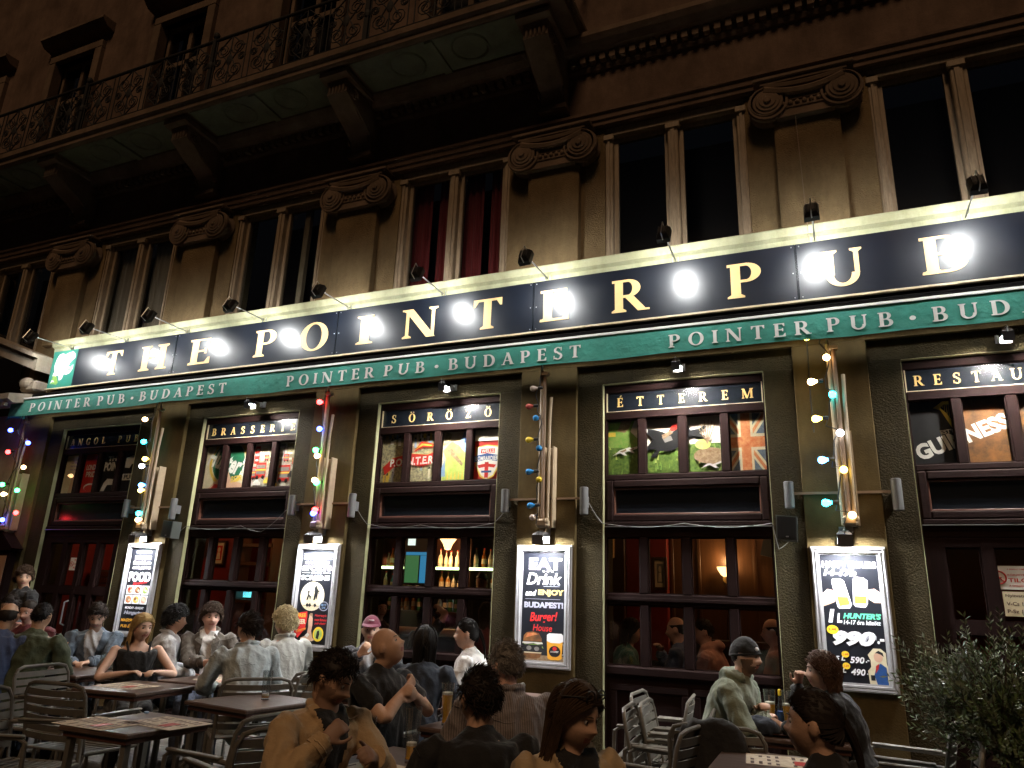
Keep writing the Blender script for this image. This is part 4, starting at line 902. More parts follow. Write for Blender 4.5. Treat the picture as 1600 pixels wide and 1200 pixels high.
# ------------------------------------------------------------------ posters
PM=['poster_black','white_print','red_print','green_print','yellow_print','orange_print','gold_print','grey_print']+PR
def poster(k,label,draw):
    x=PX[k]; x0,x1,z0,z1=x-.275,x+.275,.945,2.04; t=thing('framed_poster',label,'poster',(x,6.6,z0),'framed posters on the piers')
    for nm,q in(('frame_side',(x0,x0+.065,z0,z1)),('frame_side',(x1-.065,x1,z0,z1)),('frame_rail',(x0,x1,z1-.065,z1)),('frame_rail',(x0,x1,z0,z0+.065))):
        m=MB(); a,b,c,d=q; side=nm=='frame_side'
        for i,(o,yy) in enumerate(((0,.028),(.012,.048),(.024,.034),(.036,.042),(.05,.022))):
            w_=(.012,.012,.012,.014,.015)[i]
            if side: 
                xa=a+o if a==x0 else b-o-w_; m.prism_xz([(xa,c+(o if 1 else 0)),(xa+w_,c+o),(xa+w_,d-o),(xa,d-o)],6.6-yy,6.6)
            else:
                za=d-o-w_ if d==z1 else c+o; m.prism_xz([(a+o+w_,za),(b-o-w_,za),(b-o-w_,za+w_),(a+o+w_,za+w_)],6.6-yy,6.6)
        m.build(nm,'silver_frame',t,True)
    p=Pic(x0+.062,x1-.062,z0+.062,z1-.062,6.584,PM); p.rect('poster_black',0,1,0,1); draw(p); p.build('print',t)
    return t
def d_food(p):
    p.text('white_print','ENJOY OUR',.2,.8,.93,.97,.03); p.text('white_print','DELICIOUS',.18,.82,.86,.91,.03); p.text('white_print','Breakfasts',.14,.84,.80,.845,.05,.1); p.text('white_print','and English Pub',.14,.86,.735,.78,.05,.1); p.text('white_print','FOOD',.06,.92,.59,.71,.06); p.text('red_print','Special',.25,.85,.55,.60,.03,.3,.12)
    cols=[('pr_brown','pr_red'),('pr_amber','pr_flagred'),('pr_green','pr_skin'),('pr_flagred','pr_brown'),('pr_yellow','pr_amber'),('pr_skin','pr_cream')]
    for i in range(6):
        a=.06+.30*(i%3); c=.44 if i<3 else .325
        p.rect('white_print',a,a+.28,c,c+.105); p.ell(cols[i][0],a+.14,c+.052,.11,.042,14); p.ell(cols[i][1],a+.11,c+.06,.05,.02,10); p.ell('pr_cream',a+.18,c+.045,.04,.015,8)
    p.text('white_print','MONDAY - SUNDAY',.14,.86,.265,.295,.03); p.text('grey_print','Hungarian',.13,.87,.19,.245,.05,.2); p.text('orange_print','MAGYAROS ÉS',.06,.90,.115,.16,.04,.15); p.text('orange_print','PUB ÉTELEK!',.08,.86,.045,.09,.04,.15)
def d_sports(p):
    for i in range(4): p.rect('grey_print',.05,.95,.955-.02*i,.962-.02*i)
    p.text('white_print','OUR FAVOURITE',.12,.86,.845,.875,.03); p.text('white_print','SPORTS',.05,.95,.77,.83,.06); p.rect('white_print',.06,.3,.748,.752); p.text('white_print','ON BIG',.34,.66,.738,.76,.03); p.rect('white_print',.7,.94,.748,.752); p.text('white_print','SCREENS',.04,.93,.67,.725,.04)
    p.ell('pr_cream',.45,.50,.37,.155,30); p.rect('pr_brown',.2,.7,.395,.402)
    for i in range(14): p.ell('pr_grey',.2+.5*random.random(),.53+.08*random.random(),.02,.008,8)
    p.poly('pr_black',[(.50,.46),(.52,.55),(.50,.59),(.56,.62),(.60,.58),(.66,.55),(.62,.54),(.60,.46),(.57,.50),(.54,.46)]); p.poly('pr_black',[(.28,.46),(.32,.52),(.30,.56),(.38,.55),(.42,.50),(.40,.46),(.36,.50),(.33,.46)]); p.ell('pr_white',.42,.53,.06,.03,10)
    for a in(.28,.36,.52): p.poly('pr_black',[(a,.41),(a+.05,.43),(a+.10,.40),(a+.04,.385)])
    p.ell('grey_print',.84,.40,.14,.05,18); p.ell('poster_black',.84,.40,.12,.042,18); p.text('pr_ltblue','HD TV',.76,.92,.40,.425,.02); p.text('pr_ltblue','LIVE',.79,.89,.375,.393,.02)
    p.poly('red_print',[(.02,.12),(.02,.30),(.06,.32),(.36,.34),(.38,.28),(.34,.16),(.14,.06)]); p.text('orange_print','FREE',.07,.33,.275,.315,.04,0,.05); p.text('pr_cream','BEER',.07,.34,.205,.255,.05,0,.05); p.text('orange_print','Tomorrow',.06,.38,.13,.165,.02,.3,.25)
    p.poly('pr_skin',[(.44,.30),(.50,.305),(.55,.27),(.56,.20),(.54,.14),(.60,.07),(.66,.05),(.60,.035),(.30,.04),(.22,.06),(.34,.08),(.42,.10),(.44,.18),(.42,.24)]); p.poly('pr_brown',[(.42,.30),(.47,.325),(.53,.32),(.54,.28),(.49,.295)]); p.poly('pr_white',[(.36,.09),(.44,.12),(.50,.10),(.44,.07)])
    p.text('red_print',"Hungary's",.60,.96,.285,.315,.02,.3); p.text('red_print','most famous',.60,.98,.245,.272,.02,.3); p.text('red_print','pub chain!',.62,.95,.205,.232,.02,.3); p.ell('yellow_print',.76,.11,.16,.075,22); p.ell('pr_ltgreen',.76,.11,.12,.055,22); p.poly('pr_black',[(.70,.07),(.72,.14),(.78,.15),(.80,.11),(.77,.06)])
def d_eat(p):
    p.text('white_print','EAT',.15,.92,.83,.94,.04); p.text('white_print','Drink',.10,.92,.69,.80,.02,.25); p.rect('grey_print',.5,.88,.673,.677)
    for a in(.5,.6,.7): p.ell('white_print',a,.815,.03,.008,10)
    p.text('white_print','and',.08,.34,.585,.64,.03,.25); p.text('gold_print','ENJOY',.38,.98,.58,.645,.05); p.rect('grey_print',.08,.9,.555,.558); p.text('grey_print','BUDAPEST!',.06,.97,.475,.53,.05)
    p.text('red_print','Burger!',.20,.84,.33,.44,.02,.25,.04); p.text('red_print','House',.28,.72,.265,.325,.01,.15,-.02); p.rect('pr_brown',0,1,0,.05)
    p.poly('pr_amber',[(.06,.17),(.07,.22),(.14,.25),(.28,.26),(.42,.245),(.49,.20),(.49,.17)]); p.poly('pr_flagred',[(.10,.20),(.16,.24),(.3,.25),(.4,.235),(.3,.225)]); p.poly('pr_white',[(.05,.165),(.5,.165),(.52,.15),(.4,.145),(.3,.155),(.15,.145),(.04,.15)]); p.poly('pr_green',[(.04,.155),(.15,.14),(.3,.15),(.5,.14),(.54,.11),(.4,.13),(.15,.125)]); p.poly('pr_black',[(.07,.14),(.5,.14),(.5,.075),(.42,.07),(.1,.07),(.06,.09)]); p.ell('pr_grey',.2,.11,.06,.02,10); p.ell('pr_grey',.38,.105,.06,.02,10); p.poly('pr_cream',[(.08,.075),(.5,.075),(.46,.06),(.3,.065),(.12,.055)]); p.poly('pr_amber',[(.07,.065),(.5,.065),(.46,.03),(.3,.015),(.12,.025)])
    p.poly('orange_print',[(.63,.03),(.61,.18),(.62,.20),(.97,.20),(.97,.18),(.95,.03),(.88,.015),(.7,.015)]); p.poly('white_print',[(.61,.18),(.61,.235),(.66,.25),(.94,.25),(.98,.235),(.98,.18),(.9,.165),(.7,.165)]); p.ell('pr_black',.79,.09,.13,.05,20); p.ell('red_print',.79,.115,.05,.018,12); p.text('white_print','BUDAPEST',.70,.88,.08,.095,.02); p.poly('grey_print',[(.97,.16),(1,.16),(1,.06),(.96,.06),(.96,.07),(.985,.07),(.985,.15),(.97,.15)])
    for i in range(8): p.poly('orange_print',[(.65+.035*i,.02),(.665+.035*i,.02),(.665+.035*i,.045),(.65+.035*i,.045)])
def d_happy(p):
    p.text('white_print','HAPPY HOURS',.04,.97,.89,.945,.06); p.text('white_print','14-17h',.05,.62,.825,.88,.05,.25)
    p.poly('pr_skin',[(0,.58),(0,.68),(.10,.72),(.2,.71),(.22,.62),(.12,.60)]); p.poly('pr_skin',[(1,.62),(1,.70),(.90,.73),(.78,.72),(.78,.65),(.88,.62)])
    p.poly('white_print',[(.18,.78),(.20,.80),(.34,.805),(.40,.785),(.50,.60),(.46,.57),(.28,.565),(.25,.58)]); p.poly('orange_print',[(.22,.72),(.41,.72),(.47,.60),(.29,.585)]); p.poly('pr_white',[(.24,.72),(.40,.72),(.43,.66),(.26,.66)])
    p.poly('white_print',[(.55,.80),(.60,.82),(.74,.815),(.80,.79),(.77,.61),(.72,.58),(.56,.585),(.52,.61)]); p.poly('orange_print',[(.56,.70),(.77,.70),(.75,.61),(.55,.61)]); p.poly('white_print',[(.56,.71),(.77,.71),(.77,.67),(.56,.67)])
    for i in range(3): p.ell('pr_cream',.12+.0*i,.625+.03*i,.05,.013,10); p.ell('pr_cream',.86,.645+.025*i,.05,.012,10)
    p.text('white_print','1',.07,.19,.455,.56,.06,.2); p.text('white_print','L',.22,.31,.455,.53,.05,.2); p.text('green_print',"HUNTER'S",.33,.97,.49,.535,.05,.25); p.text('white_print','14-17 óra között',.33,.95,.445,.48,.03,.2)
    p.text('grey_print','990',.12,.86,.275,.39,.09,.25); p.text('white_print','990',.11,.84,.28,.395,.06,.25); p.text('white_print','.-',.86,.98,.305,.345,.04); p.ell('yellow_print',.13,.40,.10,.035,22); p.text('red_print','2,4€',.06,.20,.39,.412,.02)
    p.text('white_print','05 L',.07,.30,.165,.20,.04,.25); p.text('white_print','590',.38,.62,.15,.20,.03,.2); p.text('white_print','.-',.64,.70,.16,.18,.02); p.ell('yellow_print',.31,.215,.065,.025,18); p.text('red_print','1,4€',.27,.36,.207,.223,.02)
    p.text('white_print','04 L',.07,.30,.075,.11,.04,.25); p.text('white_print','490',.38,.62,.06,.11,.03,.2); p.text('white_print','.-',.64,.70,.07,.09,.02); p.ell('yellow_print',.31,.127,.065,.025,18); p.text('red_print','1,2€',.27,.36,.119,.135,.02)
    p.poly('pr_cream',[(.68,0),(.66,.10),(.72,.13),(.72,.18),(.68,.22),(.78,.27),(.90,.27),(.98,.24),(.98,.16),(1,.12),(1,0)]); p.poly('pr_blue',[(.80,0),(.76,.07),(.80,.13),(.88,.16),(.97,.13),(.98,0)]); p.poly('pr_red',[(.78,.08),(.80,.14),(.86,.16),(.84,.12)]); p.ell('pr_skin',.85,.205,.075,.038,16); p.poly('pr_black',[(.80,.235),(.86,.255),(.93,.24),(.94,.21),(.90,.225),(.84,.235)]); p.rect('pr_black',.70,.77,.03,.07)
poster(2,'tall silver framed poster advertising food with six dish photos',d_food)
poster(3,'silver framed poster about sports on big screens with a round picture',d_sports)
poster(4,'silver framed poster with a burger and a beer mug',d_eat)
poster(5,'large silver framed happy hours poster with prices and two beer mugs',d_happy)
# ------------------------------------------------------------------ folded awning arms with strings of bulbs
BUL={5:[(-.16,3.80,'yellow'),(-.02,3.60,'warm'),(-.155,3.395,'warm'),(0,3.27,'cyan'),(-.145,3.07,'yellow'),(.03,2.94,'white'),(-.125,2.72,'sky'),(.03,2.635,'yellow'),(-.125,2.37,'cyan'),(.06,2.27,'warm')],
4:[(-.079,3.543,'white'),(-.121,3.363,'red'),(-.043,3.241,'blue'),(-.11,3.027,'yellow'),(-.001,2.94,'blue'),(-.1,2.713,'blue'),(.007,2.636,'yellow'),(-.077,2.389,'blue'),(-.048,2.281,'white')],
3:[(-.062,3.599,'red'),(-.019,3.284,'blue'),(-.038,3.045,'green'),(-.011,2.979,'warm'),(-.008,2.709,'warm'),(.022,2.681,'green'),(.026,2.348,'blue'),(.041,2.385,'red')],
2:[(-.173,3.573,'warm'),(-.121,3.279,'cyan'),(-.042,3.055,'yellow'),(-.076,2.967,'white'),(-.025,2.726,'sky'),(-.02,2.662,'yellow'),(.019,2.38,'cyan'),(.028,2.303,'warm')],
1:[(-.193,3.585,'blue'),(.25,3.377,'blue'),(-.134,3.268,'red'),(.275,3.036,'warm'),(-.09,2.808,'green'),(.252,2.72,'green'),(-.013,2.674,'warm'),(.334,2.417,'red'),(.088,2.325,'blue')]}
wherep={5:'on the pier above the happy hours poster',4:'on the pier above the burger poster',3:'on the pier above the sports poster',2:'on the pier above the food poster',1:'on the leftmost pier'}
for k in BUL:
    x=PX[k]+(.02 if k!=5 else .03); t=thing('folded_awning_arm','folded beige awning arm standing upright '+wherep[k],'awning arm',(x,6.55,2.15),'folded awning arms')
    m=MB(); 
    for s in(-1,1): m.box(x+.05*s-.006+.03,x+.05*s+.006+.03,6.50,6.60,2.20,2.98)
    m.box(x-.02,x+.08,6.585,6.60,2.20,2.98,.003); m.build('wall_channel','arm_beige',t)
    m=MB(); m.tube([(x-.035,6.47,2.20),(x-.035,6.46,3.74)],.019,8); m.build('arm_tube','arm_beige',t,True)
    m=MB(); m.tube([(x+.008,6.44,2.26),(x+.006,6.43,3.70)],.017,8); m.build('arm_tube','arm_brown',t,True)
    m=MB(); m.tube([(x+.05,6.46,2.24),(x+.058,6.45,3.2),(x+.066,6.46,3.46)],.016,8); m.build('arm_tube','arm_beige',t,True)
    m=MB(); m.box(x-.05,x+.07,6.40,6.50,2.19,2.27,.02); m.ball((x+.05,6.42,2.25),.03,8,6); m.build('elbow_joint','arm_beige',t); m=MB(); m.box(x-.03,x+.03,6.47,6.60,2.15,2.20); m.box(x-.025,x+.045,6.40,6.46,3.68,3.71); m.build('lower_bracket','arm_beige',t)
    m=MB(); m.tube([(x-.035,6.47,3.74),(x-.03,6.42,3.85),(x-.02,6.40,4.03)],.008,6); m.build('pull_rod','steel',t)
    b=thing('bulb_string',('unlit ' if k==4 else '')+'string of coloured bulbs '+wherep[k],'string lights',(x,6.4,2.2),'bulb strings on the piers')
    pts=[]; bl=sorted(BUL[k],key=lambda q:-q[1]); zz=3.9; 
    pts.append((x-.01,6.40,3.98))
    for dx,z,c in bl: pts.append((PX[k]+dx*.35+.01,6.405,z+.03)); pts.append((PX[k]+dx*.3+.04*random.uniform(-1,1),6.395,z-.06))
    m=MB(); m.tube(pts,.006,5); m.build('wire','cable_black',b)
    for dx,z,c in bl:
        side=abs(dx)>.07; bx=PX[k]+dx; d=Vector((math.copysign(1,dx) if side else 0,-.25 if side else -1,-.1 if side else -.25)).normalized(); e=Vector((bx,6.385,z))
        mt=('bulboff_' if k==4 else 'bulb_')+c
        m=MB(); m.lathe([(.012,-.054),(.014,-.038),(.024,-.019),(.030,0),(.028,.015),(.017,.028),(.004,.032)],12,tuple(e),d); bb=m.build('bulb',mt,b,True)
        m=MB(); m.lathe([(.015,-.095),(.017,-.09),(.017,-.05),(.013,-.046)],10,tuple(e),d); m.build('socket','cable_black',bb,True)
# up-and-down cylinder lights on rails beside the piers, loudspeakers
def cyl(x,z0,z1,label,rail):
    t=thing('wall_cylinder_light',label,'wall light',(x,6.6,z0),'grey cylinder lights on the piers'); m=MB(); m.lathe([(.034,0),(.040,.004),(.040,z1-z0-.004),(.034,z1-z0)],18,(x,6.54,z0)); m.build('cylinder','cyl_grey',t,True)
    m=MB(); m.box(x-.015,x+.015,6.57,6.66,(z0+z1)/2-.05,(z0+z1)/2+.05); m.build('mount','cyl_grey',t)
    m=MB(); m.box(min(x,rail),max(x,rail),6.585,6.60,z1-.105,z1-.085); m.build('conduit','arm_brown',t)
for k,nm in((2,'food'),(3,'sports'),(4,'burger'),(5,'happy hours')):
    for s,w_ in((-1,'left'),(1,'right')):
        cyl(PX[k]+s*.405,2.32+(.03 if s<0 else 0),2.575,f'grey cylinder light on the {w_} edge of the pier with the {nm} poster',PX[k])
def speaker(x,z,label):
    t=thing('loudspeaker',label,'loudspeaker',(x,6.6,z),'box loudspeakers under the cylinder lights'); m=MB(); m.prism_xz([(x-.085,z+.02),(x+.075,z),(x+.085,z+.20),(x-.08,z+.215)],6.47,6.60); m.build('cabinet','speaker_grey',t); m=MB(); m.prism_xz([(x-.075,z+.03),(x+.067,z+.012),(x+.077,z+.19),(x-.07,z+.205)],6.464,6.469); m.build('grille','lamp_black',t); m=MB(); m.box(x-.01,x+.012,6.461,6.464,z+.03,z+.04); m.build('badge','steel',t)
    m=MB(); m.box(x-.02,x+.02,6.58,6.66,z+.06,z+.14); m.build('mount','lamp_black',t)
speaker(PX[5]-.44,2.075,'dark box loudspeaker on the pier beside the dining room window')
speaker(PX[2]+.44,2.09,'dark box loudspeaker on the pier beside the brasserie window')
def cable(pts,label,r=.0032,mt='cable_grey'):
    P_=[]
    for a,b in zip(pts,pts[1:]):
        a,b=Vector(a),Vector(b)
        for i in range(8):
            q=a.lerp(b,i/8); q.z-=.5*(b-a).length*.10*math.sin(math.pi*i/8); P_.append(q)
    P_.append(Vector(pts[-1])); m=MB(); m.tube(P_,r,5); o=m.build('wall_cable',mt); tag(o,label,'cable','cables across the front')
cable([(PX[5]-.44,6.62,2.08),(PX[5]-.52,6.62,2.02),(BX[4]+.75,6.64,2.24),(BX[4],6.66,2.245),(BX[4]-.76,6.64,2.25),(PX[4]+.42,6.62,2.45)],'thin grey cable sagging along the strip under the dining room window box')
cable([(PX[4]-.42,6.62,2.40),(BX[3]+.74,6.65,2.26),(BX[3]-.1,6.65,2.245),(BX[3]-.76,6.64,2.26),(PX[3]+.42,6.62,2.42)],'thin grey cable along the strip under the beer hall window box')
cable([(PX[3]-.30,6.62,2.50),(BX[2]+.74,6.64,2.42),(BX[2]+.4,6.66,2.18),(BX[2]+.1,6.65,2.25),(BX[2]-.76,6.64,2.25),(PX[2]+.44,6.62,2.16)],'looping grey cable under the brasserie window box')
cable([(.02,6.55,6.3),(.03,6.50,5.6),(.04,6.44,4.95),(.04,6.44,4.75)],'thin wire hanging down the pilaster above the letter U',.003,'arm_brown')
cable([(-.05,6.59,3.85),(-.06,6.59,3.3),(-.055,6.585,3.0)],'dark chain hanging on the pier left of the bulb string',.006,'cable_black')
m=MB(); m.box(PX[5]-.29,PX[5]-.19,6.585,6.60,1.42,1.51,.004); o=m.build('wall_socket_plate','stucco'); tag(o,'small square cover plate on the pier left of the happy hours poster','plate')
# ------------------------------------------------------------------ next-door front on the left
nb=thing('neighbour_shopfront','pale neighbouring shop front with a sloping canopy at the left edge','building',(-13,6.6,0))
m=MB(); m.box(-20,-10.67,6.66,7.0,0,3.9); m.build('wall','neighbour_wall',nb)
m=MB(); m.profile_x([(6.66,4.02),(6.2,3.93),(6.12,3.97),(6.12,4.05),(6.66,4.16)],-16,-10.35); m.build('lower_moulding','neighbour_wall',nb)
m=MB(); m.prism_xz([(-10.2,4.42),(-14,5.75),(-14,5.95),(-10.2,4.60)],6.30,6.66); m.prism_xz([(-10.2,4.60),(-14,5.95),(-14,6.01),(-10.2,4.66)],6.22,6.66); m.build('sloping_canopy','neighbour_wall',nb)
m=MB(); m.box(-10.62,-10.30,6.40,6.66,4.16,4.32,.03); m.ball((-10.5,6.42,4.28),(.12,.08,.09),12,8); m.build('corbel','neighbour_wall',nb)
for a in(-15.5,-12.9): m=MB(); m.box(a,a+1.7,6.60,6.655,.3,3.4); m.build('shop_window','window_glass',nb)
m=MB()
for i in range(44): m.box(-15+.105*i,-14.95+.105*i,6.14,6.19,3.88,3.925)
o=m.build('dentil_course','neighbour_wall',nb); o['kind']='stuff'
t=thing('menu_cabinet','small dark wooden menu cabinet with a gabled top on the leftmost pier','cabinet',(-10.2,6.6,1.2))
cx=-10.36; m=MB(); m.box(cx-.22,cx+.22,6.50,6.6,1.15,1.92,.01); m.build('case','wood',t); m=MB(); m.prism_xz([(cx-.30,1.93),(cx+.30,1.93),(cx+.27,1.97),(cx,2.16),(cx-.27,1.97)],6.46,6.6); m.prism_xz([(cx-.33,1.955),(cx-.30,1.94),(cx,2.17),(cx+.30,1.94),(cx+.33,1.955),(cx,2.21)],6.44,6.6); m.build('gable_roof','wood',t)
m=MB(); m.box(cx-.17,cx+.17,6.495,6.499,1.2,1.86); m.build('menu_sheet','pr_skin',t); m=MB(); m.box(cx-.18,cx+.18,6.488,6.491,1.19,1.87); m.build('pane','window_glass',t)
# ------------------------------------------------------------------ terrace furniture
def make_chair():
    t=thing('slatted_armchair','x','chair',(0,0,0),'slatted metal armchairs on the terrace',local=True)
    W=.265; r=.0135
    def bk(z): return -.235-.20*(z-.46)             # back line, y against height (front is +y)
    for s in(-1,1):
        m=MB(); m.tube([(s*W,.235,0),(s*W,.225,.44),(s*W,.215,.64),(s*W,.17,.665),(s*W,-.10,.665),(s*W,bk(.66),.66)],r,8); m.build('arm_frame','chair_metal',t,True)
        m=MB(); m.tube([(s*W,-.33,0),(s*W,-.24,.44)],r,8); m.build('leg','chair_metal',t,True)
        m=MB(); m.box(s*W-.022,s*W+.022,-.22,.20,.668,.682,.005); m.build('armrest','chair_metal',t)
    m=MB(); m.tube([(-W,.225,.43),(-W,-.24,.44),(-W,bk(.6),.6),(-W,bk(.80),.80),(-W+.03,bk(.855),.855),(-W+.09,bk(.872)-.008,.872),(W-.09,bk(.872)-.008,.872),(W-.03,bk(.855),.855),(W,bk(.80),.80),(W,bk(.6),.6),(W,-.24,.44),(W,.225,.43),(-W,.225,.43)],r,8); m.build('back_frame','chair_metal',t,True)
    sl=MB(); n=8
    pts=[(-W+2*W*i/n,-.028*(1-((i-n/2)/(n/2))**2),0) for i in range(n+1)]
    for i in range(n):
        a,b=pts[i],pts[i+1]; sl.add([(a[0],a[1]-.004,-.021),(b[0],b[1]-.004,-.021),(b[0],b[1]-.004,.021),(a[0],a[1]-.004,.021),(a[0],a[1]+.004,-.021),(b[0],b[1]+.004,-.021),(b[0],b[1]+.004,.021),(a[0],a[1]+.004,.021)],[(0,1,2,3),(7,6,5,4),(3,2,6,7),(4,5,1,0)])
    o0=None
    for i in range(6):
        z=.535+.056*i
        if o0 is None: o0=sl.build('back_slat','chair_metal',t,True,org=(0,0,0)); o=o0
        else: o=o0.copy(); COL.objects.link(o); o.parent=t
        o.location=(0,bk(z),z); o.rotation_euler=(R_(11),0,0)
    ss=MB(); ss.box(-W,W,-.018,.018,-.006,.006,.003); o0=None
    for i in range(9):
        y=-.215+.052*i
        if o0 is None: o0=ss.build('seat_slat','chair_metal',t,org=(0,0,0)); o=o0
        else: o=o0.copy(); COL.objects.link(o); o.parent=t
        o.location=(0,y,.447-.012*math.sin(math.pi*i/8))
    return t
chair0=make_chair(); first=[True]
def chair(x,y,face,label):
    o=chair0 if first[0] else copy_tree(chair0); first[0]=False
    o.location=(x,y,0); o.rotation_euler=(0,0,R_(face-90)); o['label']=label; ORG[o.name]=(0,0,0); return o
def table(x,y,w_,d_,rot,label,group='dark wooden terrace tables'):
    t=thing('terrace_table',label,'table',(x,y,0),group,R_(rot),local=True)
    m=MB(); m.box(-w_/2,w_/2,-d_/2,d_/2,.728,.76,.008); m.build('table_top','table_top',t)
    m=MB(); m.box(-w_/2+.02,w_/2-.02,-d_/2+.02,d_/2-.02,.70,.728,.004); m.build('apron','table_edge',t)
    for sx in(-1,1):
        for sy in(-1,1): m=MB(); m.box(sx*(w_/2-.055)-.018,sx*(w_/2-.055)+.018,sy*(d_/2-.055)-.018,sy*(d_/2-.055)+.018,0,.70); m.build('leg','chair_metal',t)
    return t
TABLES=[(-6.75,5.08,1.30,.62,-4,'long dark table with beer mugs in front of the man in the navy jacket'),
(-5.18,4.55,.62,.66,6,'reddish table with a menu sheet in front of the blonde woman'),
(-5.12,5.32,.66,.66,4,'table with papers in front of the man in the blazer'),
(-3.82,3.42,.54,.62,0,'front left empty table with two menu sheets'),
(-3.94,4.52,.66,.70,-8,'bare dark table with one empty tall glass'),
(-1.75,3.30,1.02,.62,-6,'foreground table with two beer glasses beside the man in the tan jacket'),
(-2.06,4.55,.72,.62,-4,'table with a full beer glass beside the bald man'),
(-3.42,5.45,.66,.64,3,'table between the man in the cap and the woman in white'),
(-.32,5.50,.70,.60,0,'table with wheat beers between the man in the beanie and the curly haired woman'),
(-.32,4.36,.68,.64,0,'foreground right table with a printed menu sheet'),
(-2.35,6.12,.66,.46,0,'small empty table against the pier under the burger poster')]
for a in TABLES: table(*a)
CH=[(-6.30,4.18,98,'armchair of the man in the green sweater, seen from behind'),
(-7.10,5.95,-92,'armchair under the man in the navy jacket'),
(-8.05,5.35,-30,'armchair under the man in the maroon shirt at the far left'),
(-4.62,3.28,20,'empty armchair at the left side of the front left table'),
(-5.05,3.05,80,'armchair cut off by the left edge of the view'),
(-4.95,3.98,95,'empty armchair with its slatted back to us at the reddish table'),
(-5.75,4.42,10,'empty armchair at the left end of the reddish table'),
(-6.02,5.22,-35,'armchair under the blonde woman'),
(-5.72,6.00,-75,'armchair under the man in the blazer'),
(-4.40,4.98,140,'armchair of the man in the pale denim shirt'),
(-4.45,5.62,170,'armchair of the blond man in the pale shirt'),
(-3.98,5.10,-80,'empty armchair behind the bare dark table, left of the man in the cap'),
(-3.22,3.55,175,'empty armchair at the right side of the front left table'),
(-2.90,3.36,160,'empty armchair beside the tan jacket, its back to the right'),
(-4.02,6.10,-70,'armchair under the man in the maroon cap'),
(-2.88,4.62,85,'armchair of the dark haired woman in the navy jacket'),
(-2.72,5.72,185,'armchair under the woman in the white shirt'),
(-1.38,5.95,185,'empty armchair by the dining room window, nearest the pier'),
(-1.12,5.25,185,'middle empty armchair of the three facing left by the dining room window'),
(-1.10,4.62,170,'nearest empty armchair facing left in front of the dining room window'),
(-1.02,5.22,5,'empty armchair facing right, back to back with the middle one'),
(-1.16,6.02,0,'empty armchair facing right close to the dining room window'),
(.30,5.72,170,'armchair of the curly haired woman under the happy hours poster'),
(.33,4.98,175,'empty armchair right of the ponytailed woman, below the happy hours poster'),
(.42,4.30,165,'armchair mostly cut off by the bottom edge at the right'),
(-.98,5.52,4,'armchair of the man in the beanie'),(-.72,4.96,95,'armchair with a black coat draped over its back')]
for a in CH: chair(*a)
# menu sheets
def menu(x,y,rot,label,w_=.30,d_=.42):
    t=thing('menu_sheet',label,'menu',(x,y,.7615),'printed menu place mats',R_(rot),local=True); m=MB(); m.box(-w_/2,w_/2,-d_/2,d_/2,0,.0015); m.build('sheet','paper',t)
    m=MB(); random.seed(int(x*100)&255)
    for i in range(9):
        for j in range(3):
            if random.random()<.8: a=-w_/2+.02+j*(w_-.02)/3; m.add([(a,d_/2-.04-i*.042,.0022),(a+w_*.26*random.uniform(.5,1),d_/2-.04-i*.042,.0022),(a+w_*.26*random.uniform(.5,1),d_/2-.022-i*.042,.0022),(a,d_/2-.022-i*.042,.0022)],[(0,1,2,3)])
    pq=m.build('printing','ink',t); pq['kind']='stuff'; m=MB(); m.box(-w_*.3,w_*.05,-.10,-.03,.002,.003); m.build('picture_patch','pr_red',t)
menu(-3.95,3.26,88,'menu sheet at the left of the front left table'); menu(-3.66,3.48,85,'menu sheet at the right of the front left table')
menu(-5.25,4.52,92,'menu sheet on the reddish table'); menu(-5.02,5.30,88,'white papers in front of the man in the blazer')
menu(-1.95,3.12,80,'menu sheet at the tan jacketed man\'s elbow'); menu(-3.55,5.35,90,'white paper on the table of the man in the cap')
menu(-.30,4.46,96,'printed menu sheet on the foreground right table')
t=thing('blue_bottle_top','small blue bottle cap on the corner of the front left table','cap',(-4.04,3.66,.762),local=True); m=MB(); m.lathe([(.012,0),(.016,.002),(.014,.010),(.006,.012)],14); m.build('cap','pr_ltblue',t)
# glasses
def glass(x,y,kind,fill,label,z=.761,group=None):
    t=thing('beer_mug' if kind=='mug' else 'beer_glass',label,'glass',(x,y,z),group,local=True)
    if kind=='mug': h,r0,r1=.155,.042,.046
    elif kind=='wheat': h,r0,r1=.245,.030,.042
    else: h,r0,r1=.20,.028,.036
    def rad(v): return (r0+(r1-r0)*v) if kind!='wheat' else r0*(1-.12*math.sin(math.pi*min(1,v*2.2)))+(r1-r0)*v**1.5
    N=12; out=[(rad(i/N),h*i/N) for i in range(N+1)]; inn=[(rad(i/N)-.0028,max(.014,h*i/N)) for i in range(N,-1,-1)]
    m=MB(); m.lathe([(r0*.8,0)]+out+inn,20); g_=m.build('glass','glassware',t,True)
    if kind=='mug':
        m=MB(); m.tube([(r1,0,.125),(r1+.035,0,.12),(r1+.042,0,.075),(r1+.028,0,.035),(r0,0,.03)],.007,8); m.build('handle','glassware',t,True)
    if fill>0:
        f=[(rad(i/8*fill)-.0035,.016+(h*fill-.016)*i/8) for i in range(9)]
        m=MB(); m.lathe(f,20); m.build('beer','beer',t,True)
        m=MB(); r=rad(fill)-.0035; m.lathe([(r,h*fill),(r,h*fill+.012),(r*.9,h*fill+.015)],20); m.build('foam','foam',t,True)
    m=MB(); m.lathe([(rad(.62)+.0006,h*.58),(rad(.72)+.0006,h*.72)],20); q=m; 
    return t
glass(-7.02,5.14,'mug',.12,'nearly empty beer mug in front of the man in the navy jacket, left one'); glass(-7.10,5.02,'mug',.0,'empty glass mug near the green sweater')
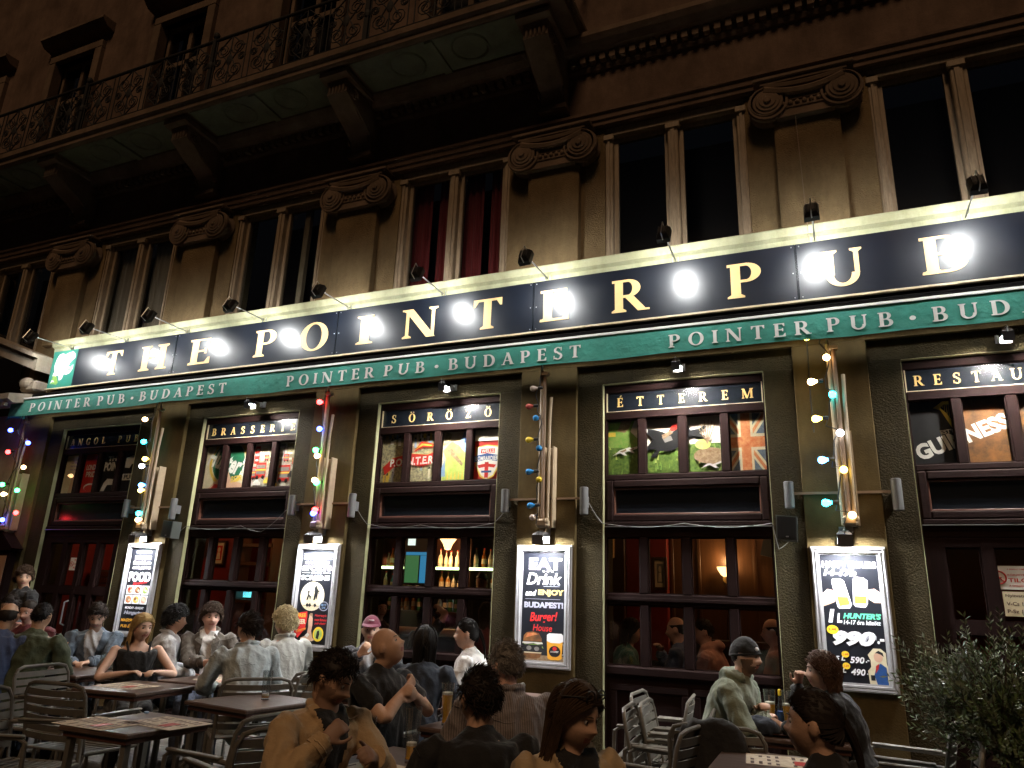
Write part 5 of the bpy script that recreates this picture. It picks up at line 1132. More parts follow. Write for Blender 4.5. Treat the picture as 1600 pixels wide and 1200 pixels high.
glass(-6.40,5.22,'mug',.06,'empty beer mug at the right end of the long table'); glass(-6.30,5.28,'mug',.05,'second empty beer mug at the right end of the long table')
glass(-5.34,5.50,'mug',.75,'full beer mug held by the man in the blazer')
glass(-3.92,4.60,'tall',.12,'tall empty glass on the bare dark table'); glass(-2.12,3.25,'tall',.55,'half full beer glass at the tan jacketed man\'s hand'); glass(-1.94,3.36,'wheat',.30,'tall beer glass one third full in the foreground'); glass(-2.31,4.41,'wheat',.72,'full beer glass beside the bald man with folded arms')
glass(-.47,5.62,'wheat',.62,'left wheat beer glass at the man in the beanie'); glass(-.36,5.64,'wheat',.60,'right wheat beer glass at the curly haired woman')
t=thing('soda_bottle','slim bottle with a blue label and yellow cap between the wheat beers','bottle',(-.41,5.72,.761),local=True); m=MB(); m.lathe([(.024,0),(.026,.01),(.026,.13),(.012,.17),(.011,.22)],14); m.build('glass','glassware',t,True); m=MB(); m.lathe([(.0265,.03),(.0265,.10)],14); m.build('paper_label','pr_blue',t,True); m=MB(); m.lathe([(.0125,.20),(.0125,.235),(.008,.24)],12); m.build('cap','yellow_print',t,True)
t=thing('glass_ashtray','round plate with papers and a small shaker by the wheat beers','plate',(-.40,5.36,.761),local=True); m=MB(); m.lathe([(.05,0),(.10,.008),(.12,.016),(.115,.018),(.05,.008)],24); m.build('plate','table_edge',t,True); m=MB(); m.obox((.02,.02,.022),(.05,.035,.004),Matrix.Rotation(.4,3,'Z')); m.obox((-.03,-.01,.026),(.04,.02,.005),Matrix.Rotation(-.6,3,'Z')); m.build('crumpled_paper','pr_white',t); m=MB(); m.lathe([(.016,.01),(.018,.05),(.012,.07)],12,(-.07,.03,0)); m.build('shaker','steel',t,True)
t=thing('smartphone','phone lying on the long table by the hands of the man in the navy jacket','phone',(-6.86,5.10,.761),rot=.4,local=True); m=MB(); m.box(-.036,.036,-.075,.075,0,.008,.003); m.build('body','lamp_black',t); m=MB(); m.box(-.032,.032,-.068,.068,.0085,.009); m.build('screen','pr_black',t)
# ------------------------------------------------------------------ potted olive tree at the right
def olive(x,y):
    random.seed(11)
    t=thing('olive_tree','bushy potted olive tree in front of the restaurant door','tree',(x,y,0),local=True)
    m=MB(); m.lathe([(.15,0),(.19,.02),(.24,.40),(.265,.60),(.285,.63),(.285,.68),(.25,.68),(.24,.60)],26); m.build('pot','pot_glaze',t,True); m=MB(); m.lathe([(.24,.605),(.1,.62)],20); m.build('soil','soil',t)
    tr=MB(); tr.tube([(0,0,.60),(.015,.01,.72),(-.01,.0,.90)],[.035,.03,.026],9); br=[]
    for i in range(26):
        a=i*2.4; el=random.uniform(.15,1.35); L=random.uniform(.26,.48); d=Vector((math.cos(a)*math.cos(el),math.sin(a)*math.cos(el),math.sin(el)*1.0)); s=Vector((0,0,random.uniform(.80,.98))); e=s+d*L; e2=s+d*L*.5+Vector((random.uniform(-.04,.04),random.uniform(-.04,.04),.03))
        tr.tube([s,e2,e],[.012,.007,.003],5); br.append((s,e2,e))
    tr.build('trunk','bark',t,True)
    lv=[MB(),MB()]; tw=MB()
    for n_ in range(1050):
        s,e2,e=random.choice(br); q=random.uniform(.25,1.05); p=s.lerp(e,q)+Vector([random.gauss(0,.085) for _ in range(3)])
        d=((p-Vector((0,0,.85))).normalized()+Vector((random.uniform(-.5,.5),random.uniform(-.5,.5),random.uniform(-.1,.9)))).normalized(); L=random.uniform(.07,.15)
        end=p+d*L; tw.tube([p,end],[.0022,.001],3,False)
        u=d.orthogonal().normalized(); v=d.cross(u)
        for i in range(random.randint(9,14)):
            c=p+d*L*(i+.5)/12; a=i*1.57+random.uniform(-.4,.4); o=(u*math.cos(a)+v*math.sin(a)); ld=(o*.75+d*.75).normalized(); wv=ld.cross(d).normalized(); l=random.uniform(.030,.050); w2=random.uniform(.005,.008)
            k=0 if random.random()<.6 else 1; lv[k].add([tuple(c),tuple(c+ld*l*.5+wv*w2),tuple(c+ld*l),tuple(c+ld*l*.5-wv*w2)],[(0,1,2,3)])
    tq=tw.build('twigs','bark',t); tq['kind']='stuff'; cr=lv[0].build('crown','leaf_olive',t); cr['kind']='stuff'; c2=lv[1].build('crown_fresh_leaves','leaf_green',t); c2['kind']='stuff'
olive(.80,5.05)
# ------------------------------------------------------------------ people
for n_,c_ in dict(skin_fair=(.72,.47,.36),skin_tan=(.62,.38,.26),skin_brown=(.36,.19,.12),skin_pink=(.70,.42,.33)).items():
    mt_=mat(n_,c_,.58,var=.16,vscale=20,bump=.1,bscale=120,spec=.35); mt_.node_tree.nodes['Principled BSDF'].inputs['Subsurface Weight'].default_value=.0
mat('stubble',(.30,.18,.125),.6); mat('beard_brown',(.16,.095,.06),.7); mat('lips',(.42,.15,.12),.4); mat('eye_white',(.42,.38,.35),.3); mat('eye_iris',(.03,.02,.015),.1)
for n_,c_ in dict(hair_black=(.010,.009,.009),hair_dark=(.022,.014,.010),hair_brown=(.07,.04,.022),hair_auburn=(.09,.045,.025),hair_blond=(.55,.38,.16),hair_bleach=(.70,.60,.36),hair_grey=(.22,.20,.18)).items():
    mat(n_,c_,.6,var=.4,vscale=60,spec=.3)
def cloth(n,c,b=.8): mat(n,c,.85,var=.25,vscale=10,bump=b,bscale=20,sheen=.15)
for n_,c_ in dict(c_green=(.055,.075,.04),c_navy=(.03,.045,.075),c_slate=(.10,.14,.19),c_black=(.008,.008,.009),c_charcoal=(.025,.026,.03),c_white=(.80,.80,.80),c_grey=(.45,.46,.48),c_tweed=(.085,.07,.055),c_denim=(.42,.48,.50),c_paleshirt=(.50,.52,.50),c_tan=(.48,.33,.175),c_camel=(.52,.38,.22),c_olive=(.20,.23,.165),c_maroon=(.13,.022,.03),c_burg=(.16,.02,.05),c_blue=(.05,.08,.18),c_jean=(.035,.05,.085),c_stripe=(.26,.22,.21),c_pink=(.50,.24,.18),c_teal=(.02,.09,.08)).items(): cloth(n_,c_)
# stripes of the checked shirt
def stripes(n):
    m=M[n]; t=m.node_tree; w_=t.nodes.new('ShaderNodeTexWave'); w_.inputs['Scale'].default_value=26; w_.bands_direction='X'; mx=t.nodes.new('ShaderNodeMixRGB'); mx.blend_type='MULTIPLY'; mx.inputs[0].default_value=.5
    b=t.nodes['Principled BSDF']; l=b.inputs['Base Color'].links[0].from_socket; tc=t.nodes['Texture Coordinate']; t.links.new(tc.outputs['Object'],w_.inputs[0]); t.links.new(l,mx.inputs[1]); t.links.new(w_.outputs[0],mx.inputs[2]); t.links.new(mx.outputs[0],b.inputs['Base Color'])
stripes('c_stripe')
TMP=bpy.data.scenes.new('remesh_room')
class Loft:
    """closed tubes with elliptical rings, gathered and fused into one skin"""
    def __init__(s): s.mb=MB()
    def limb(s,pts,rad,n=12,side=None):
        pts=[Vector(p) for p in pts]; k=len(pts); vs=[];fs=[]; pu=None
        pp=[];rr=[]
        for i in range(k-1):          # smooth the chain a little
            for j in range(3):
                t=j/3; p0,p1,p2,p3=pts[max(0,i-1)],pts[i],pts[i+1],pts[min(k-1,i+2)]
                q=.5*((2*p1)+(p2-p0)*t+(2*p0-5*p1+4*p2-p3)*t*t+(3*p1-p0-3*p2+p3)*t**3); pp.append(q)
                a,b=rad[i],rad[i+1]; a=a if isinstance(a,tuple) else (a,a); b=b if isinstance(b,tuple) else (b,b); rr.append((a[0]+(b[0]-a[0])*t,a[1]+(b[1]-a[1])*t))
        pp.append(pts[-1]); a=rad[-1]; rr.append(a if isinstance(a,tuple) else (a,a)); K=len(pp)
        # rounded ends
        d0=(pp[0]-pp[1]).normalized(); d1=(pp[-1]-pp[-2]).normalized()
        pp=[pp[0]+d0*min(rr[0])*.7]+pp+[pp[-1]+d1*min(rr[-1])*.7]; rr=[(rr[0][0]*.45,rr[0][1]*.45)]+rr+[(rr[-1][0]*.45,rr[-1][1]*.45)]; K+=2
        for i,p in enumerate(pp):
            d=(pp[min(i+1,K-1)]-pp[max(i-1,0)]).normalized()
            if pu is None: pu=Vector(side) if side is not None else d.orthogonal()
            pu=pu-d*pu.dot(d)
            if pu.length<1e-5: pu=d.orthogonal()
            pu.normalize(); q=d.cross(pu)
            for j in range(n): a=2*math.pi*j/n; vs.append(tuple(p+pu*math.cos(a)*rr[i][0]+q*math.sin(a)*rr[i][1]))
        for i in range(K-1):
            for j in range(n): fs.append((i*n+j,i*n+(j+1)%n,(i+1)*n+(j+1)%n,(i+1)*n+j))
        fs.append(tuple(range(n-1,-1,-1))); fs.append(tuple((K-1)*n+j for j in range(n)))
        s.mb.add(vs,fs)
    def raw(s,vs,fs): s.mb.add([tuple(v) for v in vs],fs)
    def ball(s,c,r): s.mb.ball(c,r,14,10)
    def fuse(s,name,mats,parent,voxel,smooth=3,folds=0,fscale=14,seed=0,assign=None):
        me=bpy.data.meshes.new(name); me.from_pydata(s.mb.v,[],s.mb.f)
        bm=bmesh.new(); bm.from_mesh(me); bmesh.ops.recalc_face_normals(bm,faces=bm.faces[:]); bm.to_mesh(me); bm.free()
        ob=bpy.data.objects.new(name,me); TMP.collection.objects.link(ob)
        r=ob.modifiers.new('r','REMESH'); r.mode='VOXEL'; r.voxel_size=voxel; r.adaptivity=0
        sm=ob.modifiers.new('s','SMOOTH'); sm.iterations=smooth; sm.factor=.5
        TMP.view_layers[0].update(); dg=TMP.view_layers[0].depsgraph; m2=bpy.data.meshes.new_from_object(ob.evaluated_get(dg)); ob.modifiers.clear(); ob.data=m2; TMP.collection.objects.unlink(ob); COL.objects.link(ob); bpy.data.meshes.remove(me); m2.name=name
        nv=len(m2.vertices)
        if folds and nv:
            co=np.empty(nv*3); m2.vertices.foreach_get('co',co); co=co.reshape(-1,3); no=np.array([tuple(v.normal) for v in m2.vertices])
            off=np.array([.55-2.1*abs(noise.noise((x*fscale+seed,y*fscale,z*fscale*.62+noise.noise((x*6,y*6,seed))*1.2)))+.5*noise.noise((x*fscale*2.3,y*fscale*2.3+seed,z*fscale*1.5)) for x,y,z in co])
            co=co+no*(off*folds)[:,None]; m2.vertices.foreach_set('co',co.ravel()); m2.update()
        for q in mats: m2.materials.append(M[q])
        if assign: 
            idx=[assign(p.center) for p in m2.polygons]; m2.polygons.foreach_set('material_index',idx)
        m2.polygons.foreach_set('use_smooth',[True]*len(m2.polygons)); m2.update()
        ob.parent=parent; return ob
def head_pt(n,fem=False):
    """surface of the head for a unit direction n (x right, y front, z up), head height about 0.235"""
    x,y,z=n; X=.0765*x; Yv=.099*y; Z=.119*z
    if z<0: 
        k=(-z); X*=1-.30*k**1.6; 
        if y>0: Yv*=1+.02*k
        else: Yv*=1-.42*k**1.2
    if y<0 and z>0: Yv*=1.03
    if y>0: Yv=Yv*(1-.10*(1-abs(x))*0)-(.010*y if z>-.2 else 0)
    u=X/.0765; w_=Z/.119; g=lambda a,s:math.exp(-(a/s)**2)
    if y>.05:
        npf=max(0,min(1,(.20-w_)/.42)) if w_>-.22 else max(0,1-(-.22-w_)/.10)
        Yv+=(.024 if not fem else .019)*npf*g(u,.15+.06*npf)*1.1
        Yv-=.011*g(abs(u)-.40,.17)*g(w_-.06,.11); Yv+=.004*g(w_-.25,.10)*g(abs(u)-.35,.4)
        Yv+=.0065*g(u,.30)*(g(w_+.44,.05)+g(w_+.56,.05)); Yv-=.003*g(u,.32)*g(w_+.50,.025)
        Yv+=.010*g(u,.32)*g(w_+.86,.16); Yv+=.003*g(abs(u)-.55,.2)*g(w_+.2,.2)
    return Vector((X,Yv,Z))
def head_grid(fn,nu=40,nv=30):
    vs=[];fs=[]
    for i in range(nv+1):
        t=-math.pi/2+math.pi*(i+.0)/nv
        for j in range(nu):
            a=2*math.pi*j/nu; vs.append(fn((math.cos(t)*math.sin(a),math.cos(t)*math.cos(a),math.sin(t))))
    for i in range(nv):
        for j in range(nu): fs.append((i*nu+j,i*nu+(j+1)%nu,(i+1)*nu+(j+1)%nu,(i+1)*nu+j))
    return vs,fs
def hairline(n,low=0):
    x,y,z=n
    return z-((.62 if y>0 else .62)*max(0,y)**1.0*.9+(-.50-low)*max(0,-y)**.8+(-.02)*(1-abs(y)))
def hair(style,mt,parent,HM,seed,near=False):
    rnd=random.Random(seed); S=MB()
    if style=='bald': return
    low={'long':.35,'bob':.25,'pony':.1,'curlylong':.2}.get(style,0)
    def shell(n):
        p=head_pt(n); h=hairline(n,low); k=max(0,min(1,h*4)); 
        if style=='fringe' and n[2]>.42: k=-1
        base={'short':.012,'crop':.005,'curly':.024,'curlylong':.016,'long':.016,'pony':.010,'bob':.018,'fringe':.005,'swept':.022,'buzz':.003}[style]
        d=Vector(n); return p+d*((base*(.5+.5*max(0,n[2]))+.004*noise.noise((n[0]*7+seed,n[1]*7,n[2]*7)))*k-(.006 if k<=0 else 0))
    vs,fs=head_grid(shell,44,34)
    def ok(f):
        c=sum((Vector(vs[i]) for i in f),Vector())/len(f); n=Vector((c.x/.0765,c.y/.099,c.z/.119)).normalized(); 
        return hairline(n,low)>-.03 and not(style=='fringe' and n.z>.46)
    S.add([tuple(HM@v) for v in vs],[f for f in fs if ok(f)])
    ncl={'short':330,'crop':150,'curly':420,'curlylong':420,'long':420,'pony':220,'bob':380,'fringe':90,'swept':330,'buzz':40}[style]
    FS=.85 if style=='curly' else .6
    ncl={'fringe':0,'buzz':0}.get(style,int(ncl*(3.2 if near else 1.7)))
    if near: FS*=.62
    for i in range(ncl):
        for _ in range(40):
            n=Vector((rnd.gauss(0,1),rnd.gauss(0,1),rnd.gauss(0,1))).normalized(); h=hairline(n,low)
            if h>.02 and not(style=='fringe' and n.z>.42): break
        else: continue
        p=head_pt(n)+Vector(n)*.004; pts=[p]; d=Vector(n)
        if style in('long','pony','bob','curlylong'):
            L={'long':.33,'pony':.16,'bob':.15,'curlylong':.22}[style]*rnd.uniform(.75,1.08); seg=11; sg=math.copysign(1,n.x) if abs(n.x)>.05 else rnd.choice((-1,1))
            out=rnd.uniform(1.10,1.19)
            for s in range(seg):
                q=pts[-1]
                if style=='pony': d=Vector((0,-.112,.015))-q; d=d.normalized()
                elif q.z>-.02: d=(Vector((sg*(1. if n.y>-.2 else .35),-.35 if n.y>-.2 else -.7,-.55-.5*(s/seg)))).normalized()
                else: d=Vector((-.10*sg if abs(q.x)>.085 else .02*sg,-.12 if q.y>-.07 else .10,-1)).normalized()
                step=L/seg if style!='pony' else min(L/seg,(Vector((0,-.112,.015))-q).length*.5)
                q=q+d*step; e=Vector((q.x/.0765,q.y/.099,q.z/.119))
                if q.z>-.06 or style=='pony':
                    k=out if style!='pony' else 1.07
                    e=e.normalized()*(k if (e.length<k or style=='pony') else min(e.length,k*1.05)); q=Vector((e.x*.0765,e.y*.099,e.z*.119))
                if q.y>.02 and q.z<.055 and style!='pony' and abs(q.x)<.070: q.x=sg*.072
                if style=='curlylong': q+=Vector((math.sin(s*1.9+i),math.cos(s*1.9+i*2),0))*.008
                pts.append(q)
            r=[.0065]*3+[.006]*(len(pts)-4)+[.002]
        elif style in('curly',):
            L=.055*rnd.uniform(.5,1.2); u=d.orthogonal().normalized(); v=d.cross(u); ph=rnd.uniform(0,6)
            for s in range(1,7): a=ph+s*1.15; pts.append(p+d*L*s/9+(u*math.cos(a)+v*math.sin(a))*.016+Vector((0,0,-.003*s*(n.z<.3))))
            r=[.0055]*6+[.0025]
        else:
            L={'short':.042,'crop':.018,'fringe':.016,'swept':.06,'buzz':.008}[style]*rnd.uniform(.6,1.25); fl={'swept':Vector((.45,.10 if n.y>.3 else -.5,.12 if n.z>.5 else -.45))}.get(style,Vector((.15,.15 if n.y>.2 else -.35,-.25 if n.z<.5 else .2)))
            fl=fl+Vector((rnd.uniform(-.4,.4),rnd.uniform(-.4,.4),rnd.uniform(-.2,.3)))
            lift=rnd.uniform(.5,1.25); fl=fl.normalized(); tg=(fl-n*fl.dot(n)).normalized()
            for s in range(1,4): d=(tg+n*(lift-.28*s)).normalized(); pts.append(pts[-1]+d*L/3)
            r=[.006,.0058,.0045,.0012]
        S.tube([tuple(HM@q) for q in pts],[x*FS for x in r],4)
    if style=='pony':
        for i in range(80):
            b=Vector((rnd.gauss(0,.010),-.108,.015+rnd.gauss(0,.012))); pts=[HM@b]
            L=rnd.uniform(.22,.30)
            for s in range(1,8): t=s/7; pts.append(HM@(b+Vector((rnd.gauss(0,.004),-.045*math.sin(t*2.2)-.01*t,-L*t**1.15))))
            S.tube(pts,[.0045]*6+[.004,.0015],4)
    ob=S.build('hair',mt,parent,True,60,org=(0,0,0)); return ob
def ik(S,T,l1,l2,pole):
    S,T=Vector(S),Vector(T); d=T-S; L=min(d.length,(l1+l2)*.995); dn=d.normalized(); T=S+dn*L
    a=(l1*l1-l2*l2+L*L)/(2*L); h=math.sqrt(max(0,l1*l1-a*a)); pv=Vector(pole); pv=(pv-dn*pv.dot(dn))
    if pv.length<1e-4: pv=dn.orthogonal()
    return S+dn*a+pv.normalized()*h,T
def person(label,head,face,hy=0,hp=0,lean=8,rh=None,lh=None,pr=None,pl=None,skin='skin_fair',hairs=('short','hair_dark'),top='c_black',sleeve='long',bottom='c_jean',vox=.011,w=1.,fem=False,beard=None,collar=False,hood=False,open_front=None,cap=None,beanie=None,glasses=False,roll=0,stand=False,curl=.9,neck='round',belly=0,lowleg=True,palmR=None,palmL=None,seedn=None,pockets=False,lapel=False):
    seed=seedn if seedn is not None else (int(abs(head[0]*1000))%997)
    hx,hY,hz=head; th=R_(face); fwd=Vector((math.cos(th),math.sin(th),0))
    hipz=.53 if not stand else .93
    Lv=hz-.14-hipz; off=Lv*math.tan(R_(lean))+.035
    t=thing('person',label,'person',(hx-fwd.x*off,hY-fwd.y*off,0),None,th-math.pi/2,local=True)
    nb=Vector((0,off-.035,hz-.138)); hip=Vector((0,0,hipz))
    sp=lambda q:Vector((0,(off-.035)*(max(0,q)**1.25),hipz+(hz-.138-hipz)*q))
    sw=.198*w*(.88 if fem else 1.); HC=Vector((0,off,hz))
    HM=Matrix.Translation(HC)@Matrix.Rotation(R_(hy),4,'Z')@Matrix.Rotation(R_(hp),4,'X')@Matrix.Rotation(R_(roll),4,'Y')
    sh={s:sp(.90)+Vector((s*sw,-.005,0)) for s in(-1,1)}
    tgt={1:rh or (.16,off+.22,hipz+.20),-1:lh or (-.16,off+.22,hipz+.20)}
    if stand and not rh: tgt[1]=(.25,.05,hipz-.08)
    if stand and not lh: tgt[-1]=(-.25,.05,hipz-.08)
    pole={1:pr or (.7,-.35,-.8),-1:pl or (-.7,-.35,-.8)}
    arm={}
    for s in(-1,1):
        e,wr=ik(sh[s],tgt[s],.285,.25,pole[s]); arm[s]=(sh[s],e,wr)
    torso=lambda g,q0=-.10:[(sp(q),((a*w*(.9 if fem else 1))+g,b+g+(belly*math.exp(-((q-.28)/.22)**2)))) for q,a,b in((q0,.150,.115),(.02,.172,.128),(.18,.165,.122),(.38,.150 if not fem else .132,.112),(.60,.168,.125 if not fem else .132),(.78,.190,.120),(.90,.180,.100),(.97,.120,.078))]
    # --- body
    B=Loft()
    vs,fs=head_grid(lambda n:HM@head_pt(n,fem)); B.raw(vs,fs)
    for s in(-1,1): 
        ec=HM@Vector((s*.077,-.012,-.004)); B.ball(tuple(ec),(.012,.020,.031))
    B.limb([sp(.93),nb+Vector((0,.01,.03)),HM@Vector((0,-.018,-.06))],[.070*w**.5,.056 if not fem else .047,.054 if not fem else .046],14)
    T=torso(-.006); T[-3:]=[(p,(r[0]-.018,r[1]-.014)) for p,r in T[-3:]]; B.limb([p for p,_ in T],[r for _,r in T],16,(1,0,0))
    hands={}
    for s in(-1,1):
        a,e,wr=arm[s]; f=.86 if fem else 1.
        B.limb([a,a.lerp(e,.5),e,e.lerp(wr,.35),wr],[.050*f,.047*f,.038*f,.040*f,.026*f],12)
        d=(wr-e).normalized(); pn=Vector((palmR if s>0 else palmL) or (0,0,-1)); pn=(pn-d*pn.dot(d)); pn=pn.normalized() if pn.length>1e-4 else d.orthogonal(); sd=d.cross(pn)*1.0     # across the palm
        ths=-s                                         # thumb side
        side=sd*(1 if (sd.dot(Vector((s,0,0)))<0) else -1)
        B.limb([wr-d*.01,wr+d*.04,wr+d*.085],[(.026,.020),(.036*f,.015),(.040*f,.013)],12,tuple(side))
        for i,(o,L) in enumerate(((.030,.068),(.010,.076),(-.010,.070),(-.029,.056))):
            b=wr+d*.083+side*o; pts=[b-d*.01]; dd=d.copy(); 
            for sg,c in((.45,curl*.45),(.32,curl*.9),(.25,curl*.7)):
                dd=(Matrix.Rotation(c,3,d.cross(pn))@dd) if True else dd; pts.append(pts[-1]+dd*L*sg)
            B.limb(pts,[.0092,.0088,.0080,.0068],8)
        b=wr+d*.025+side*.030; td=(d*.65+side*.75+pn*.35).normalized(); B.limb([b-td*.01,b+td*.028,b+td*.045+d*.018,b+td*.05+d*.040],[.012,.0105,.0095,.008],8)
        hands[s]=(wr,d)
    kn={};an={}
    for s in(-1,1):
        h=Vector((s*.095,.0,hipz-.01))
        if stand: k,a=Vector((s*.10,.02,.50)),Vector((s*.10,-.01,.09))
        else: k,a=Vector((s*(.13 if not fem else .08),.42,.49)),Vector((s*.13,.40,.10))
        kn[s],an[s]=k,a; B.limb([h,h.lerp(k,.5),k,k.lerp(a,.4),a],[.080,.070,.050,.050,.034],12)
        B.limb([a+Vector((0,-.03,-.045)),a+Vector((0,.06,-.05)),a+Vector((0,.15,-.065))],[(.032,.03),(.036,.028),(.030,.018)],10,(1,0,0))
    HI=HM.inverted(); bd=beard
    def asg(c):
        q=HI@c
        if abs(q.x)<.028 and q.y>.075 and -.069<q.z<-.049: return 1
        if bd and q.y>-.01 and q.z>-.15 and (q.z<-.068 or (abs(q.x)>.030 and q.z<-.055) or (abs(q.x)>.054 and q.z<-.012) or (abs(q.x)<.032 and q.y>.08 and -.049<q.z<-.039)): return 2
        return 0
    B.fuse('body',[skin,'lips',bd or skin],t,vox,2 if vox<.009 else 1,assign=asg)
    # --- face details
    for s in(-1,1):
        m=MB(); c=Vector((s*.0305,.0728,.006)); 
        vs_=MB(); vs_.ball((0,0,0),.0100,12,8); m.v=[tuple(HM@(c+Vector((a,-zz,y)))) for a,y,zz in [(v[0],v[1],-v[2]) for v in vs_.v]]; m.f=vs_.f; m.m=[1 if sum(vs_.v[i][2] for i in f)/len(f)>.0055 else 0 for f in vs_.f]
        m.build('eye',['eye_white','eye_iris'],t,True,180,org=(0,0,0))
        m=MB(); m.tube([tuple(HM@Vector((s*(.014+.011*i),.0915-.0022*i*i*.8,.0265+.003*math.sin(i*.9)))) for i in range(4)],[.0022,.0034,.003,.0015],5); m.build('eyebrow',hairs[1] if hairs[1] not in('hair_bleach','hair_blond') else 'hair_brown',t,org=(0,0,0))
    hair(hairs[0],hairs[1],t,HM,seed,vox<=.009)
    # --- clothes
    G=Loft(); g=.016 if not open_front else .022; T=torso(g,-.16)
    T[-1]=(sp(.965),(.112*w,.086)) if not(neck=='vee' or sleeve=='none') else T[-2]
    G.limb([p for p,_ in T],[r for _,r in T],20,(1,0,0))
    for s in(-1,1):
        a,e,wr=arm[s]; f=.86 if fem else 1.
        if sleeve=='long': G.limb([a,a.lerp(e,.5),e,e.lerp(wr,.4),e.lerp(wr,.94)],[.070*f,.068*f,.060*f,.057*f,.046*f],14)
        elif sleeve=='short': G.limb([a,a.lerp(e,.35),a.lerp(e,.66)],[.063*f,.064*f,.062*f],14)
    if collar:
        for s in(-1,1): G.limb([nb+Vector((s*.01,-.072,.035)),nb+Vector((s*.070,-.012,.03)),nb+Vector((s*.062,.060,-.012)),nb+Vector((s*.052,.098,-.055))],[(.012,.030),(.012,.032),(.010,.030),(.007,.022)],8,(0,0,1))
    if hood: G.limb([nb+Vector((-.085,.03,.005)),nb+Vector((-.075,-.06,.015)),nb+Vector((0,-.11,.02)),nb+Vector((.075,-.06,.015)),nb+Vector((.085,.03,.005))],[.030,.042,.052,.042,.030],12)
    def asg2(c):
        q=(c.z-hipz)/(hz-.138-hipz); yy=c.y-sp(max(0,min(1,q))).y
        return 1 if (q>-.05 and .03<yy<.20+belly and abs(c.x)<.026+.060*max(0,(q-.30)/.7)**1.2) else 0
    go=G.fuse('top',[top]+([open_front] if open_front else []),t,max(vox,.009),2,folds=.014 if sleeve=='long' else .010,fscale=11,seed=seed,assign=asg2 if open_front else None)
    if collar or hood or pockets or sleeve=='long':
        def pj(p,lift=.002):
            ok_,loc,nor,_=go.closest_point_on_mesh(Vector(p)); return loc+nor*lift
        def seam(name,pts,r=.0028,lift=.001):
            pts=[Vector(p) for p in pts]; P_=[pts[0].lerp(pts[0],0)]
            P_=[pj(a.lerp(b,i/5),lift) for a,b in zip(pts,pts[1:]) for i in range(5)]+[pj(pts[-1],lift)]
            for i in range(1,len(P_)):
                if (P_[i]-P_[i-1]).length>.05: P_=P_[:i]; break
            if len(P_)<3: return
            m=MB(); m.tube(P_,r,5); m.build(name,top,t,True,org=(0,0,0))
        for s in(-1,1):
            a,e,wr=arm[s]; d=(e-a).normalized(); u=d.orthogonal().normalized(); v=d.cross(u); c=a+d*.03
            seam('armhole_seam',[c+(u*math.cos(k*.524)+v*math.sin(k*.524))*.12 for k in range(13)],.0035)
            if sleeve=='long':
                dd=(wr-e).normalized(); u=dd.orthogonal().normalized(); v=dd.cross(u); c=e.lerp(wr,.88); seam('cuff_seam',[c+(u*math.cos(k*.785)+v*math.sin(k*.785))*.07 for k in range(9)],.004)
        if collar or pockets:
            seam('yoke_seam',[sp(.80)+Vector((-.16,-.2,0)),sp(.80)+Vector((0,-.22,0)),sp(.80)+Vector((.16,-.2,0))]); seam('back_pleat',[sp(.80)+Vector((0,-.22,0)),sp(.4)+Vector((0,-.22,0)),sp(.1)+Vector((0,-.22,0))])
            if not open_front: seam('placket',[sp(.9)+Vector((.015,.2,0)),sp(.5)+Vector((.015,.25,0)),sp(.1)+Vector((.015,.25,0))])
        if pockets:
            for s in(-1,1):
                for nm,z0,z1,l in(('pocket',.58,.72,.004),('pocket_flap',.715,.765,.010)):
                    g_=[[pj(sp(z0+(z1-z0)*j/3)+Vector((s*(.075+.085*i/4),.25,0)),l) for i in range(5)] for j in range(4)]; m=MB(); m.add([tuple(q) for r_ in g_ for q in r_],[(j*5+i,j*5+i+1,(j+1)*5+i+1,(j+1)*5+i) for j in range(3) for i in range(4)]); m.build(nm,top,t,True,org=(0,0,0))
                seam('front_edge',[sp(.93)+Vector((s*.080,.2,0)),sp(.6)+Vector((s*.046,.25,0)),sp(.3)+Vector((s*.027,.25,0)),sp(.05)+Vector((s*.027,.25,0))],.006)
    if open_front:
        for s in((-1,1) if lapel else ()):
            m=MB(); m.v=[]; q=[sp(.96)+Vector((s*.055,.070,.02)),sp(.88)+Vector((s*.118,.128,0)),sp(.55)+Vector((s*.070,.185,0)),sp(.80)+Vector((s*.042,.168,0))]
            m.add([tuple(v) for v in q]+[tuple(v+Vector((0,-.012,0))) for v in q],[(0,1,2,3),(7,6,5,4),(0,4,5,1),(1,5,6,2),(2,6,7,3),(3,7,4,0)]); m.build('lapel',top,t,org=(0,0,0))
    if pockets:
        for s in(-1,1):
            a,e,wr=arm[s]; d=(wr-e).normalized(); m=MB(); c0=e.lerp(wr,.80); m.tube([c0,c0+d*.055],[.054,.050],14); m.build('cuff',top,t,True,org=(0,0,0))
    if sleeve=='none':
        for s in(-1,1): m=MB(); m.tube([sp(.90)+Vector((s*.085,.092,-.02)),sp(.955)+Vector((s*.10,.03,.035)),sp(.90)+Vector((s*.085,-.09,0))],.010,6); m.build('strap',top,t,org=(0,0,0))
